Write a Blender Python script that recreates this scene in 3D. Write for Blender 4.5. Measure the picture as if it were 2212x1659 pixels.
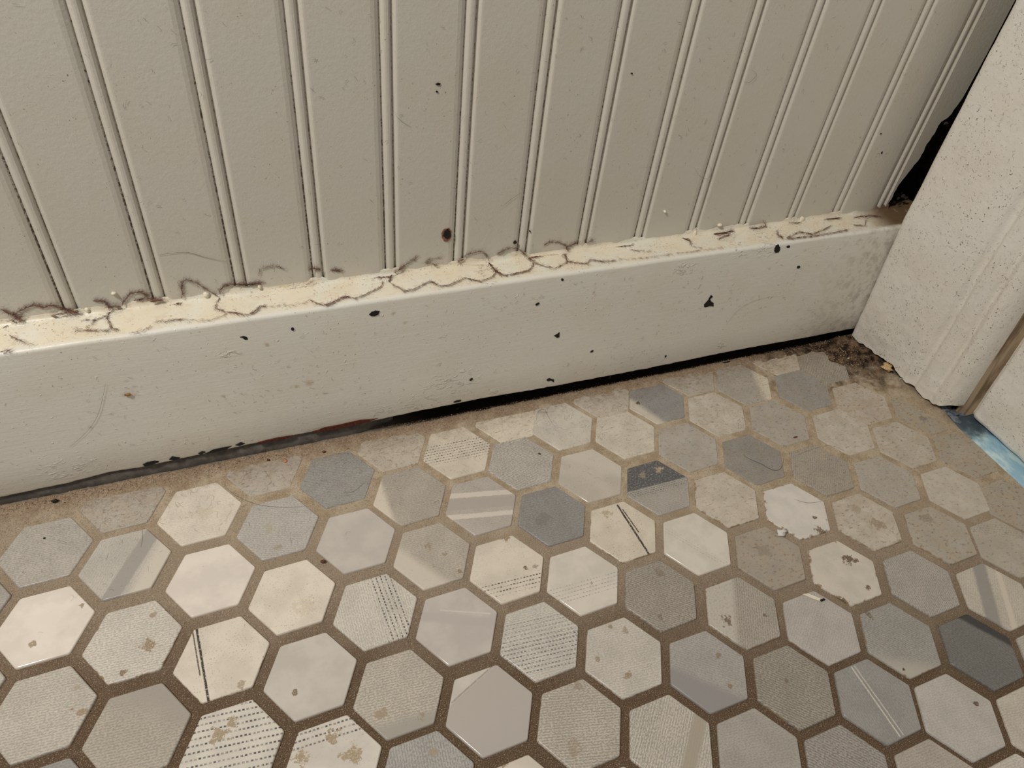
import bpy, math, random
from mathutils import Vector, Matrix, noise

random.seed(7)
scene = bpy.context.scene
COL = scene.collection
for o in list(bpy.data.objects):
    bpy.data.objects.remove(o, do_unlink=True)

# ------------------------------------------------------------------ camera
FPX, CX, CY = 1558.4, 1106.0, 829.5                     # pixels of the 2212 x 1659 frame
CAM = Vector((-0.06558, -0.29975, 0.31760))
RW = Matrix(((0.92979478, -0.35529161, 0.09617447),
             (-0.17739867, -0.66149454, -0.72866638),
             (0.32250794, 0.66044897, -0.67808243)))     # world -> camera (x right, y down, z forward)
cam = bpy.data.cameras.new('camera')
camo = bpy.data.objects.new('camera', cam)
COL.objects.link(camo)
cam.sensor_fit = 'HORIZONTAL'
cam.sensor_width = 36.0
cam.lens = 36.0 * FPX / 2212.0
cam.clip_start = 0.01
RT = RW.transposed()
flip = Matrix(((1, 0, 0), (0, -1, 0), (0, 0, -1)))
camo.matrix_world = Matrix.Translation(CAM) @ (RT @ flip).to_4x4()
scene.camera = camo

# ------------------------------------------------------------------ light
scene.view_settings.view_transform = 'Standard'
scene.view_settings.look = 'None'
scene.view_settings.exposure = 0.0
scene.view_settings.gamma = 1.0
scene.view_settings.use_curve_mapping = False
world = bpy.data.worlds.new('room_ambient')
scene.world = world
world.use_nodes = True
bg = world.node_tree.nodes['Background']
bg.inputs[0].default_value = (1.0, 0.97, 0.92, 1)
bg.inputs[1].default_value = 0.13
ld = bpy.data.lights.new('left_lamp', 'AREA')  # unseen warm lamp, up and to the left, well below ceiling height
ld.shape = 'DISK'
ld.size = 0.14
ld.energy = 5.3
ld.color = (1.0, 0.945, 0.86)
lo = bpy.data.objects.new('left_lamp', ld)
COL.objects.link(lo)
lo.location = (-0.46, -0.27, 0.84)
lo.rotation_euler = (Vector((0.06, -0.05, 0.0)) - Vector(lo.location)).to_track_quat('-Z', 'Y').to_euler()
# daylight of the next room, behind the door
dl = bpy.data.lights.new('daylight_behind_door', 'AREA')
dl.shape = 'RECTANGLE'
dl.size = 0.25
dl.size_y = 0.5
dl.energy = 2.2
dl.color = (0.45, 0.78, 1.0)
dlo = bpy.data.objects.new('daylight_behind_door', dl)
COL.objects.link(dlo)
dlo.location = (0.62, -0.40, 0.16)
dlo.rotation_euler = (Vector((0.372, -0.16, 0.0)) - Vector(dlo.location)).to_track_quat('-Z', 'Y').to_euler()

# ------------------------------------------------------------------ pixel helpers
def ray(u, v):
    return RT @ Vector(((u - CX) / FPX, (v - CY) / FPX, 1.0))

def on(u, v, ax, val):
    d = ray(u, v)
    return CAM + d * ((val - CAM[ax]) / d[ax])

def fl(u, v, z=0.0):
    return on(u, v, 2, z)

YF = -0.0085          # front face of the baseboard
YW = 0.0115          # face of the beadboard
ZT = 0.0965          # ledge (top of the baseboard)

def lerp(a, b, t):
    return a + (b - a) * t

def interp(pts, x):
    if x <= pts[0][0]:
        return pts[0][1]
    for (x0, y0), (x1, y1) in zip(pts, pts[1:]):
        if x <= x1:
            return lerp(y0, y1, (x - x0) / (x1 - x0))
    return pts[-1][1]

def sstep(a, b, x):
    t = min(1.0, max(0.0, (x - a) / (b - a)))
    return t * t * (3 - 2 * t)

def nz(x, y, z=0.0, s=1.0):
    return noise.noise(Vector((x * s, y * s, z * s)))

# ------------------------------------------------------------------ mesh helpers
def mesh(name, verts, faces, smooth=False):
    me = bpy.data.meshes.new(name)
    me.from_pydata([tuple(v) for v in verts], [], faces)
    me.update()
    if smooth:
        for p in me.polygons:
            p.use_smooth = True
    return me

def obj(name, me, mat=None, parent=None, label=None, cat=None, kind=None, group=None):
    o = bpy.data.objects.new(name, me)
    COL.objects.link(o)
    if mat is not None and me is not None and not me.materials:
        me.materials.append(mat)
    if parent is not None:
        o.parent = parent
    if label:
        o['label'] = label
    if cat:
        o['category'] = cat
    if kind:
        o['kind'] = kind
    if group:
        o['group'] = group
    return o

class MB:
    def __init__(s):
        s.v = []
        s.f = []

    def box(s, a, b):
        n = len(s.v)
        for z in (a[2], b[2]):
            s.v += [(a[0], a[1], z), (b[0], a[1], z), (b[0], b[1], z), (a[0], b[1], z)]
        s.f += [tuple(n + i for i in q) for q in ((3, 2, 1, 0), (4, 5, 6, 7), (0, 1, 5, 4), (1, 2, 6, 5), (2, 3, 7, 6), (3, 0, 4, 7))]

    def tube(s, pts, r, sides=3, taper=True):
        n = len(s.v)
        m = len(pts)
        for i, p in enumerate(pts):
            t = (Vector(pts[min(i + 1, m - 1)]) - Vector(pts[max(i - 1, 0)]))
            if t.length < 1e-9:
                t = Vector((1, 0, 0))
            t.normalize()
            a = t.orthogonal().normalized()
            b = t.cross(a)
            rr = r * (1.0 if not taper else (0.35 + 0.65 * math.sin(math.pi * (i + 0.5) / m)))
            for k in range(sides):
                w = 2 * math.pi * k / sides
                s.v.append(Vector(p) + a * (rr * math.cos(w)) + b * (rr * math.sin(w)))
        for i in range(m - 1):
            for k in range(sides):
                k2 = (k + 1) % sides
                s.f.append((n + i * sides + k, n + i * sides + k2, n + (i + 1) * sides + k2, n + (i + 1) * sides + k))

    def octa(s, c, r, sq=(1, 1, 1), rot=0.0):
        n = len(s.v)
        cr, sr = math.cos(rot), math.sin(rot)
        for d in ((1, 0, 0), (0, 1, 0), (-1, 0, 0), (0, -1, 0), (0, 0, 1), (0, 0, -1)):
            x, y, z = d[0] * sq[0] * r, d[1] * sq[1] * r, d[2] * sq[2] * r
            s.v.append((c[0] + x * cr - y * sr, c[1] + x * sr + y * cr, c[2] + z))
        for i in range(4):
            j = (i + 1) % 4
            s.f.append((n + i, n + j, n + 4))
            s.f.append((n + j, n + i, n + 5))

    def grid(s, rows, close=False):
        n = len(s.v)
        m = len(rows[0])
        for r in rows:
            s.v += list(r)
        for i in range(len(rows) - 1):
            for j in range(m - 1):
                s.f.append((n + i * m + j, n + i * m + j + 1, n + (i + 1) * m + j + 1, n + (i + 1) * m + j))

    def lump(s, c, rad, seg=10, rings=6, rough=0.25, seed=0.0, up=None):
        n = len(s.v)
        for i in range(rings + 1):
            th = math.pi * i / rings
            for k in range(seg):
                ph = 2 * math.pi * k / seg
                d = Vector((math.sin(th) * math.cos(ph), math.sin(th) * math.sin(ph), math.cos(th)))
                q = 1 + rough * noise.noise(d * 1.7 + Vector((seed, seed * 2.3, 0)))
                s.v.append((c[0] + d.x * rad[0] * q, c[1] + d.y * rad[1] * q, c[2] + d.z * rad[2] * q))
        for i in range(rings):
            for k in range(seg):
                k2 = (k + 1) % seg
                s.f.append((n + i * seg + k, n + (i + 1) * seg + k, n + (i + 1) * seg + k2, n + i * seg + k2))

    def mesh(s, name, smooth=False):
        return mesh(name, s.v, s.f, smooth)

# ------------------------------------------------------------------ materials
def lin(c):
    return tuple((x / 255.0 / 12.92) if x / 255.0 <= 0.04045 else ((x / 255.0 + 0.055) / 1.055) ** 2.4 for x in c)

LIT = (0.91, 0.87, 0.80)      # light that falls on the floor: turns a photographed colour into the surface's own colour

def A(r, g, b):
    return tuple(min(0.86, x / e) for x, e in zip(lin((r, g, b)), LIT))

def W(c, k=0.55):
    """the tiles share one warm grey-beige glaze: pull a colour towards it, keeping its lightness"""
    L = 0.30 * c[0] + 0.60 * c[1] + 0.10 * c[2]
    w = (1.045 * L, 0.983 * L, 0.895 * L)
    return A(*[c[i] * (1 - k) + w[i] * k for i in range(3)])

class NT:
    def __init__(s, name, rough=0.5, spec=0.4):
        s.m = bpy.data.materials.new(name)
        s.m.use_nodes = True
        s.t = s.m.node_tree
        s.n = s.t.nodes
        s.b = s.n['Principled BSDF']
        s.b.inputs['Roughness'].default_value = rough
        s.b.inputs['Specular IOR Level'].default_value = spec
        s.co = s.n.new('ShaderNodeTexCoord').outputs['Object']

    def put(s, sock, v):
        if isinstance(v, bpy.types.NodeSocket):
            s.t.links.new(v, sock)
        elif isinstance(v, (tuple, list)) and sock.type == 'RGBA':
            sock.default_value = (v[0], v[1], v[2], 1)
        else:
            sock.default_value = v

    def math(s, op, a, b=None, c=None, clamp=False):
        n = s.n.new('ShaderNodeMath')
        n.operation = op
        n.use_clamp = clamp
        s.put(n.inputs[0], a)
        if b is not None:
            s.put(n.inputs[1], b)
        if c is not None:
            s.put(n.inputs[2], c)
        return n.outputs[0]

    def vec(s, off=(0, 0, 0), scale=(1, 1, 1), rot=0.0, src=None):
        n = s.n.new('ShaderNodeMapping')
        s.put(n.inputs[0], src if src is not None else s.co)
        n.inputs['Location'].default_value = off
        n.inputs['Rotation'].default_value = (0, 0, rot)
        n.inputs['Scale'].default_value = scale
        return n.outputs[0]

    def noise(s, scale, vec=None, detail=3.0, rough=0.55, dist=0.0):
        n = s.n.new('ShaderNodeTexNoise')
        s.put(n.inputs['Vector'], vec if vec is not None else s.co)
        n.inputs['Scale'].default_value = scale
        n.inputs['Detail'].default_value = detail
        n.inputs['Roughness'].default_value = rough
        n.inputs['Distortion'].default_value = dist
        return n.outputs[0]

    def rng(s, v, a, b, c=0.0, d=1.0):
        n = s.n.new('ShaderNodeMapRange')
        n.interpolation_type = 'SMOOTHSTEP'
        s.put(n.inputs[0], v)
        for i, x in enumerate((a, b, c, d)):
            s.put(n.inputs[1 + i], x)
        return n.outputs[0]

    def mix(s, f, a, b):
        n = s.n.new('ShaderNodeMix')
        n.data_type = 'RGBA'
        s.put(n.inputs[0], f)
        s.put(n.inputs[6], a)
        s.put(n.inputs[7], b)
        return n.outputs[2]

    def xyz(s, src=None):
        n = s.n.new('ShaderNodeSeparateXYZ')
        s.put(n.inputs[0], src if src is not None else s.co)
        return n.outputs

    def color(s, c):
        s.put(s.b.inputs['Base Color'], c)

    def bump(s, h, strength=0.3, dist=0.001, normal=None):
        n = s.n.new('ShaderNodeBump')
        n.inputs['Strength'].default_value = strength
        n.inputs['Distance'].default_value = dist
        s.put(n.inputs['Height'], h)
        if normal is not None:
            s.put(n.inputs['Normal'], normal)
        s.put(s.b.inputs['Normal'], n.outputs[0])
        return n.outputs[0]

def plain(name, c, rough=0.6, var=0.25, scale=900.0, bump=0.0):
    t = NT(name, rough)
    f = t.noise(scale)
    t.color(t.mix(t.rng(f, 0.35, 0.65), tuple(x * (1 - var) for x in c), tuple(min(1, x * (1 + var)) for x in c)))
    if bump:
        t.bump(f, 0.6, bump)
    return t.m

PAINT = (0.68, 0.65, 0.58)

def paint_mat(name, base, brush='h', drip=0.0, fleck=0.5, rough=0.42, lump=0.0, seed=0.0):
    """thick old gloss paint: brush marks or roller stipple, fly specks and faint yellowing"""
    t = NT(name, rough, 0.45)
    v0 = t.vec(off=(seed, seed * 0.7, seed * 0.3))
    yel = t.rng(t.noise(22, v0, 4), 0.38, 0.68)
    c = t.mix(yel, base, (base[0] * 0.985, base[1] * 0.965, base[2] * 0.93))
    # specks of dirt
    sp = t.rng(t.noise(850, v0, 3, 0.6), 0.62, 0.70)
    reg = t.rng(t.noise(55, v0, 3), 0.36, 0.62)
    c = t.mix(t.math('MULTIPLY', t.math('MULTIPLY', sp, reg), fleck), c, A(96, 82, 64))
    sm = t.rng(t.noise(140, t.vec(off=(seed + 3, 1, 2), scale=(1, 1, 0.45)), 5, 0.7), 0.60, 0.74)
    c = t.mix(t.math('MULTIPLY', sm, 0.16 * fleck), c, A(120, 105, 84))
    t.color(c)
    if brush == 'h':
        br = t.noise(60, t.vec(off=(seed, 0, 0), scale=(1, 1, 14)), 4, 0.6)
    else:
        br = t.noise(420, t.vec(off=(seed, 0, 0), scale=(1.2, 1.2, 0.7)), 3, 0.6)
    pim = t.rng(t.noise(330, v0, 1), 0.70, 0.80)
    h = t.math('ADD', t.math('MULTIPLY', br, 0.35), t.math('MULTIPLY', pim, drip))
    if lump:
        h = t.math('ADD', h, t.math('MULTIPLY', t.noise(110, v0, 5, 0.65), lump))
    t.bump(h, 0.8, 0.0006)
    return t.m

M_WALL = paint_mat('beadboard_paint', PAINT, 'v', 0.35, 0.9, 0.40)
M_BASE = paint_mat('baseboard_paint', (0.80, 0.765, 0.675), 'h', 0.7, 0.9, 0.36, 0.0, 4.0)
M_CASE = paint_mat('casing_paint', (0.83, 0.80, 0.745), 'v', 0.6, 1.4, 0.5, 1.5, 9.0)
M_DOOR = paint_mat('door_paint', (0.86, 0.83, 0.775), 'v', 0.6, 1.3, 0.55, 1.5, 14.0)
M_CAULK = plain('caulk', (0.86, 0.79, 0.66), 0.5, 0.05, 500, 0.0002)
M_DARK = plain('dark_void_wood', (0.030, 0.024, 0.019), 0.9, 0.5, 200)
M_CHIP = plain('bare_black_chip', (0.012, 0.010, 0.009), 0.7, 0.4)
M_RED = plain('red_primer', A(86, 40, 26), 0.7, 0.35)
M_RUST = plain('rusty_rim', A(140, 96, 72), 0.8, 0.35, 1500)
M_HAIR = plain('dark_hair', A(70, 52, 40), 0.5, 0.3)
M_LINT = plain('brown_lint', A(104, 66, 48), 0.8, 0.35, 700)
M_FLECK = plain('grey_brown_lint', A(88, 76, 60), 0.8, 0.4, 300)
M_WHITE = plain('white_fluff', (0.78, 0.76, 0.72), 0.9, 0.08, 2500, 0.0004)
M_BROWN = plain('brown_crumb', A(92, 60, 40), 0.7, 0.4, 2000)
M_TAN = plain('tan_crumb', A(205, 172, 120), 0.8, 0.25, 1500, 0.0003)

def grain_mat():
    t = NT('sandy_grit', 0.85, 0.2)
    f = t.noise(1400, None, 1)
    c = t.mix(t.rng(f, 0.35, 0.5), A(96, 74, 56), A(160, 132, 104))
    c = t.mix(t.rng(f, 0.55, 0.66), c, A(214, 188, 152))
    t.color(c)
    return t.m
M_GRAIN = grain_mat()

# ------------------------------------------------------------------ floor: grout bed
LATROT = math.radians(1.67406)
P0 = 0.040
CR, SR = math.cos(LATROT), math.sin(LATROT)

def lat(i, j):
    x, y = i * P0 * math.sqrt(3) / 2, -(j + i / 2.0) * P0
    return Vector((x * CR - y * SR, x * SR + y * CR - 0.13937, 0.0))

def heap(x, y):
    """height of the dirt swept into the corner"""
    d = math.hypot((x - 0.352) / 0.044, (y + 0.022) / 0.028)
    h = 0.0034 * (1 - sstep(0.1, 1.0, d)) * (0.75 + 0.9 * nz(x, y, 3.1, 120))
    d2 = (x - (0.350 + 0.12 * (-y - 0.03))) / 0.016
    h += 0.0018 * (1 - sstep(0.0, 1.0, abs(d2))) * sstep(-0.108, -0.085, y) * (0.8 + nz(x, y, 7.7, 150))
    return max(h, 0.0)

def grout_z(x, y):
    back = sstep(-0.20, -0.02, y + 0.25 * (x - 0.1))
    z = lerp(-0.0013, -0.0004, back)
    z += 0.00028 * nz(x, y, 0, 160) + 0.00018 * nz(x, y, 5, 500)
    edge = sstep(-0.019, -0.010, y + 0.003 * nz(x, 0, 2, 60))
    z += edge * (0.0009 + 0.0006 * nz(x, y, 2, 220))
    z -= 0.0035 * sstep(-0.0080, -0.0060, y) * sstep(-0.03, 0.03, x)
    return z + heap(x, y)

def grout_mat():
    t = NT('sanded_grout', 0.9, 0.15)
    x, y, z = t.xyz()
    n1 = t.noise(28, None, 4, 0.6)
    # worn and greasy towards the room, pale and dusty by the wall
    g = t.math('ADD', t.math('ADD', t.math('MULTIPLY', x, 0.28), y), t.math('MULTIPLY', t.math('SUBTRACT', n1, 0.5), 0.07))
    f1 = t.rng(g, -0.185, -0.095)
    c = t.mix(f1, A(97, 77, 58), A(154, 136, 114))
    f2 = t.rng(g, -0.105, -0.045)
    c = t.mix(f2, c, t.mix(t.rng(t.noise(90, None, 4, .65), .36, .66), A(166, 145, 117), A(192, 173, 146)))
    gr = t.noise(2300, None, 2, 0.6)
    c = t.mix(t.math('MULTIPLY', t.rng(gr, 0.54, 0.72), 0.55), c, A(206, 188, 160))
    c = t.mix(t.math('MULTIPLY', t.rng(gr, 0.46, 0.32), 0.6), c, A(78, 60, 44))
    # swept dirt along the wall
    dn = t.math('MULTIPLY', t.math('SUBTRACT', t.noise(75, None, 4, 0.65), 0.5), 0.030)
    yy = t.math('ADD', y, dn)
    band = t.rng(yy, -0.022, -0.011)
    c = t.mix(t.math('MULTIPLY', band, 0.75), c, t.mix(t.rng(t.noise(900, None, 4, .7), 0.34, 0.68), A(116, 94, 74), A(172, 146, 118)))
    # black-brown muck in the corner
    dx = t.math('MULTIPLY', t.math('SUBTRACT', x, 0.336), 1 / 0.066)
    dy = t.math('MULTIPLY', t.math('ADD', y, 0.020), 1 / 0.033)
    d = t.math('ADD', t.math('SQRT', t.math('ADD', t.math('MULTIPLY', dx, dx), t.math('MULTIPLY', dy, dy))),
               t.math('MULTIPLY', t.math('SUBTRACT', t.noise(90, None, 5, 0.7), 0.5), 2.2))
    c = t.mix(t.rng(d, 1.45, 0.45), c, t.mix(t.rng(t.noise(190, None, 5, .65), 0.38, 0.66), A(40, 30, 23), A(120, 96, 74)))
    # dark grey strip at the foot of the casing
    cx_ = t.math('SUBTRACT', t.math('MULTIPLY_ADD', y, -0.16, 0.3475), t.math('MULTIPLY', t.math('SUBTRACT', t.noise(120, None, 4), 0.5), 0.010))
    cs = t.math('MULTIPLY', t.rng(t.math('SUBTRACT', x, cx_), -0.003, 0.004), t.rng(y, -0.108, -0.100))
    c = t.mix(t.math('MULTIPLY', cs, 0.8), c, t.mix(t.rng(t.noise(300, None, 3), .4, .6), A(58, 55, 53), A(112, 106, 100)))
    # open joint under the board: near-black crack on the right, grey on the left
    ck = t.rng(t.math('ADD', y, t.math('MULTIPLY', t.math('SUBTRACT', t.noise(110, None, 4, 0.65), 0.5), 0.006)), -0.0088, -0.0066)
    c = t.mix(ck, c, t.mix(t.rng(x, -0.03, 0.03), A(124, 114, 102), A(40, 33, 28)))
    t.color(c)
    t.bump(gr, 0.7, 0.0005)
    return t.m

mb = MB()
xs = [-0.44 + 0.0026 * i for i in range(int(0.85 / 0.0026))]
ys = [0.034 - 0.0026 * i for i in range(int(0.60 / 0.0026))]
mb.grid([[(x, y, grout_z(x, y)) for x in xs] for y in reversed(ys)])
floor = obj('floor', mb.mesh('floor', True), grout_mat(), None,
            'hexagon mosaic tile floor with brown sanded grout', 'floor', 'structure')

# ------------------------------------------------------------------ floor: tiles
S3 = math.sqrt(3) / 2
AP = 0.0179                   # half of the tile across its flats
# lattice place -> (measured centre in the photograph or None, colour, features)
D1 = (100, -22)
T = {
 (-5, 0): ((99, 1189), (180, 172, 159), [('linen', .5, D1), ('speck', .5)]),
 (-5, 1): ((95, 1350), (228, 213, 196), [('gloss',), ('stain', (178, 1308), 2.2, (165, 138, 105), 1), ('stain', (68, 1390), 3.0, (165, 138, 105), 1)]),
 (-5, 2): ((90, 1539), (190, 180, 163), [('linen', .6, D1), ('stain', (165, 1485), 2.5, (170, 145, 110), .8), ('stain', (180, 1540), 3.8, (160, 132, 98), 1), ('stain', (157, 1530), 2.0, (160, 132, 98), 1)]),
 (-4, -1): ((267, 1081), (184, 172, 155), [('linen', .3, D1), ('speck', .8), ('dust', .4)]),
 (-4, 0): ((271, 1216), (188, 181, 168), [('linen', .25, (50, -90)), ('half', (262, 1310), (350, 1165), (206, 194, 172), 3), ('band', (240, 1288), (330, 1152), 7.5, (158, 152, 145), 1.2)]),
 (-4, 1): ((287, 1383), (205, 196, 180), [('linen', .6, D1), ('edge', 1.2), ('stain', (320, 1393), 6.0, (160, 132, 98), 1), ('stain', (330, 1330), 2.6, (165, 138, 105), .9), ('stain', (268, 1453), 3.4, (140, 112, 80), 1)]),
 (-4, 2): ((297, 1579), (178, 165, 143), [('linen', .6, D1), ('half', (390, 1560), (200, 1500), (162, 152, 138), 8)]),
 (-3, -1): ((432, 1107), (222, 208, 185), [('linen', .15, D1), ('stain', (440, 1110), 9.0, (196, 172, 138), .35), ('speck', .35)]),
 (-3, 0): ((456, 1250), (227, 213, 198), [('gloss',)]),
 (-3, 1): ((480, 1420), (219, 205, 182), [('speck', .8), ('line', (424, 1352), (450, 1515), 1.0, (62, 50, 40)), ('line', (416, 1362), (432, 1460), .6, (110, 92, 72)), ('stain', (520, 1480), 3.5, (165, 138, 105), .8), ('edge', .6)]),
 (-3, 2): ((502, 1617), (208, 201, 186), [('dash', (420, 1600), (600, 1560), 34, 2.7, (70, 68, 68)), ('stain', (475, 1590), 6.5, (170, 145, 108), 1), ('stain', (500, 1558), 4.5, (170, 145, 108), 1)]),
 (-2, -2): ((572, 1010), (186, 174, 160), [('speck', 1.0), ('dust', .45)]),
 (-2, -1): ((601, 1137), (183, 179, 170), [('linen', .5, (100, -5)), ('stain', (580, 1140), 6.5, (176, 158, 128), .55), ('stain', (600, 1180), 3.2, (160, 140, 105), .7)]),
 (-2, 0): ((632, 1286), (223, 209, 186), [('speck', .7), ('stain', (660, 1310), 9.0, (200, 176, 140), .4)]),
 (-2, 1): ((672, 1457), (200, 190, 178), [('gloss',), ('stain', (635, 1497), 2.6, (140, 112, 80), 1)]),
 (-2, 2): ((718, 1652), (208, 200, 186), [('dash', (640, 1590), (770, 1550), 13, 2.7, (66, 66, 68)), ('stain', (718, 1590), 5.0, (170, 145, 108), 1), ('stain', (760, 1630), 7.0, (172, 146, 108), 1), ('stain', (650, 1640), 6.0, (172, 146, 108), 1)]),
 (-1, -2): ((730, 1033), (156, 154, 149), [('linen', .45, (100, -8)), ('speck', .8)]),
 (-1, -1): ((770, 1165), (196, 187, 176), [('gloss',)]),
 (-1, 0): ((812, 1318), (207, 199, 183), [('linen', .5, (30, 110)), ('dash', (822, 1250), (868, 1375), 11, 2.2, (62, 60, 60))]),
 (-1, 1): ((863, 1495), (190, 178, 158), [('linen', .7, (100, -24)), ('stain', (823, 1545), 5.0, (165, 138, 104), .9), ('half', (800, 1575), (950, 1530), (165, 158, 146), 3), ('stain', (915, 1545), 3.6, (160, 134, 100), .8)]),
 (-1, 2): ((922, 1688), (170, 167, 162), [('linen', .7, (20, 100)), ('stain', (935, 1625), 3.0, (170, 145, 108), .8)]),
 (0, -3): ((847, 962), (196, 182, 160), [('speck', .9), ('dust', .4)]),
 (0, -2): ((886, 1069), (180, 166, 148), [('linen', .35, D1), ('speck', .5), ('half', (820, 1030), (850, 1120), (214, 199, 172), 2)]),
 (0, -1): ((934, 1198), (186, 172, 153), [('linen', .4, D1), ('half', (870, 1190), (990, 1270), (206, 194, 172), 3), ('stain', (923, 1180), 4.2, (158, 134, 104), .9), ('stain', (960, 1198), 2.4, (158, 134, 104), .9), ('stain', (994, 1235), 3.0, (150, 122, 88), .9)]),
 (0, 0): ((988, 1349), (193, 184, 176), [('gloss',), ('band', (910, 1330), (1060, 1345), 5, (184, 175, 168), 2), ('line', (950, 1318), (1060, 1325), .7, (206, 198, 188))]),
 (0, 1): ((1059, 1531), (204, 195, 183), [('gloss',), ('half', (975, 1520), (1075, 1430), (181, 172, 163), .8), ('line', (975, 1518), (1075, 1428), .7, (160, 152, 142))]),
 (0, 2): ((1130, 1745), (214, 200, 176), [('speck', .4), ('stain', (1090, 1645), 4, (160, 130, 95), .9)]),
 (1, -4): ((1094, 905), (224, 208, 180), [('speck', .7), ('dust', .2)]),
 (1, -3): ((988, 976), (214, 199, 172), [('dash', (925, 985), (1040, 962), 14, 1.9, (84, 80, 74)), ('speck', .6)]),
 (1, -2): ((1040, 1090), (186, 173, 161), [('linen', .2, D1), ('band', (975, 1072), (1110, 1062), 3.4, (214, 200, 182), .8), ('band', (975, 1092), (1108, 1082), 7, (176, 163, 154), .8), ('band', (975, 1118), (1108, 1106), 3, (214, 201, 186), .8)]),
 (1, -1): ((1096, 1227), (218, 204, 180), [('speck', .6), ('dash', (1060, 1275), (1165, 1250), 7, 2.2, (84, 72, 60)), ('stain', (1136, 1228), 2.6, (130, 100, 72), 1), ('stain', (1155, 1225), 3.0, (140, 112, 84), .7), ('stain', (1092, 1163), 4.5, (160, 130, 95), 1)]),
 (1, 0): ((1167, 1382), (202, 196, 183), [('linen', .5, (100, -24)), ('dash', (1100, 1425), (1240, 1395), 16, 2.0, (98, 104, 112)), ('dash', (1140, 1370), (1230, 1350), 14, 2.0, (140, 138, 134))]),
 (1, 1): ((1253, 1564), (188, 176, 156), [('linen', .8, (100, -10)), ('stain', (1250, 1482), 4.0, (150, 122, 90), .6), ('stain', (1240, 1615), 6, (150, 122, 90), .5)]),
 (2, -4): ((1300, 857), (200, 186, 166), [('speck', .8), ('dust', .35)]),
 (2, -3): ((1127, 999), (186, 179, 168), [('linen', .7, (100, 35)), ('stain', (1165, 981), 1.6, (90, 62, 40), 1), ('speck', .5)]),
 (2, -2): ((1193, 1112), (146, 144, 142), [('linen', .5, (100, 18)), ('stain', (1175, 1120), 9, (116, 112, 106), .5)]),
 (2, -1): ((1260, 1251), (214, 203, 188), [('gloss',), ('dash', (1200, 1290), (1325, 1255), 9, 2.0, (176, 164, 148)), ('stain', (1278, 1259), 1.8, (165, 140, 108), .9)]),
 (2, 0): ((1348, 1417), (198, 190, 175), [('linen', .4, D1), ('stain', (1350, 1362), 3.5, (160, 134, 100), .8), ('stain', (1355, 1460), 3.4, (160, 134, 100), 1), ('stain', (1291, 1425), 2.0, (160, 134, 100), .9), ('stain', (1318, 1353), 2.0, (160, 134, 100), .9), ('edge', .4)]),
 (2, 1): ((1449, 1599), (194, 185, 166), [('linen', .8, (22, -100)), ('band', (1490, 1650), (1520, 1530), 6, (170, 154, 128), 2), ('dash', (1370, 1630), (1400, 1530), 12, 1.5, (150, 146, 138))]),
 (3, -4): ((1215, 919), (206, 197, 179), [('speck', .9), ('stain', (1190, 925), 9, (184, 178, 168), .6)]),
 (3, -3): ((1276, 1025), (196, 182, 165), [('gloss',), ('speck', .4), ('half', (1340, 1030), (1200, 990), (204, 192, 174), 5)]),
 (3, -2): ((1346, 1146), (216, 201, 174), [('speck', 1.0), ('line', (1333, 1090), (1402, 1197), 1.1, (66, 52, 42)), ('line', (1345, 1100), (1380, 1150), .7, (84, 68, 56)), ('stain', (1310, 1110), 5.0, (170, 145, 105), .7), ('edge', .8)]),
 (3, -1): ((1427, 1284), (166, 154, 137), [('linen', .9, (100, 36)), ('stain', (1425, 1235), 5, (130, 106, 82), .6), ('stain', (1425, 1333), 3, (120, 96, 72), .6)]),
 (3, 0): ((1530, 1447), (170, 163, 158), [('linen', .5, (100, 32)), ('half', (1450, 1440), (1615, 1510), (146, 142, 142), 3), ('stain', (1552, 1414), 2.8, (150, 122, 90), 1), ('stain', (1578, 1482), 2.2, (150, 122, 90), 1)]),
 (3, 1): ((1642, 1630), (170, 162, 153), [('linen', .3, D1), ('speck', .6)]),
 (4, -5): ((1486, 812), (184, 173, 158), [('speck', .8), ('dust', .35)]),
 (4, -4): ((1351, 937), (212, 200, 177), [('speck', .7), ('dust', .2)]),
 (4, -3): ((1422, 1051), (172, 166, 154), [('linen', .4, (100, -26)), ('half2', (1355, 1062), (1488, 1030), (86, 90, 98), .5), ('dash', (1355, 1072), (1488, 1038), 4, 1.3, (70, 72, 78)), ('stain', (1425, 1015), 5.0, (190, 164, 126), .9), ('stain', (1390, 1025), 4.5, (172, 152, 120), .6)]),
 (4, -2): ((1505, 1172), (214, 204, 188), [('gloss',), ('dash', (1450, 1150), (1560, 1215), 3, 1.6, (186, 172, 150))]),
 (4, -1): ((1604, 1321), (172, 160, 141), [('linen', .7, (6, 100)), ('half2', (1592, 1380), (1585, 1260), (190, 182, 166), 2), ('stain', (1568, 1340), 5.0, (118, 90, 64), .9), ('stain', (1652, 1330), 2.2, (118, 90, 64), .9), ('edge', 1.0)]),
 (4, 0): ((1715, 1481), (158, 147, 128), [('linen', 1.0, (100, 42)), ('stain', (1700, 1470), 2.4, (118, 90, 64), .7), ('edge', .5)]),
 (4, 1): ((1836, 1668), (160, 150, 142), [('linen', 1.0, (100, 50))]),
 (5, -6): ((1548, 760), (190, 178, 160), [('dust', .5)]),
 (5, -5): ((1419, 868), (148, 147, 147), [('linen', .25, D1), ('speck', .5), ('half', (1360, 860), (1425, 905), (206, 192, 168), 3), ('stain', (1377, 870), 2.4, (96, 66, 40), 1)]),
 (5, -4): ((1486, 964), (178, 171, 160), [('speck', .6), ('dust', .3)]),
 (5, -3): ((1569, 1077), (204, 190, 168), [('speck', .5), ('dust', .3), ('edge', 1.4)]),
 (5, -2): ((1663, 1203), (168, 154, 136), [('speck', .5), ('dust', .5), ('stain', (1650, 1190), 8, (142, 120, 96), .5)]),
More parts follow.
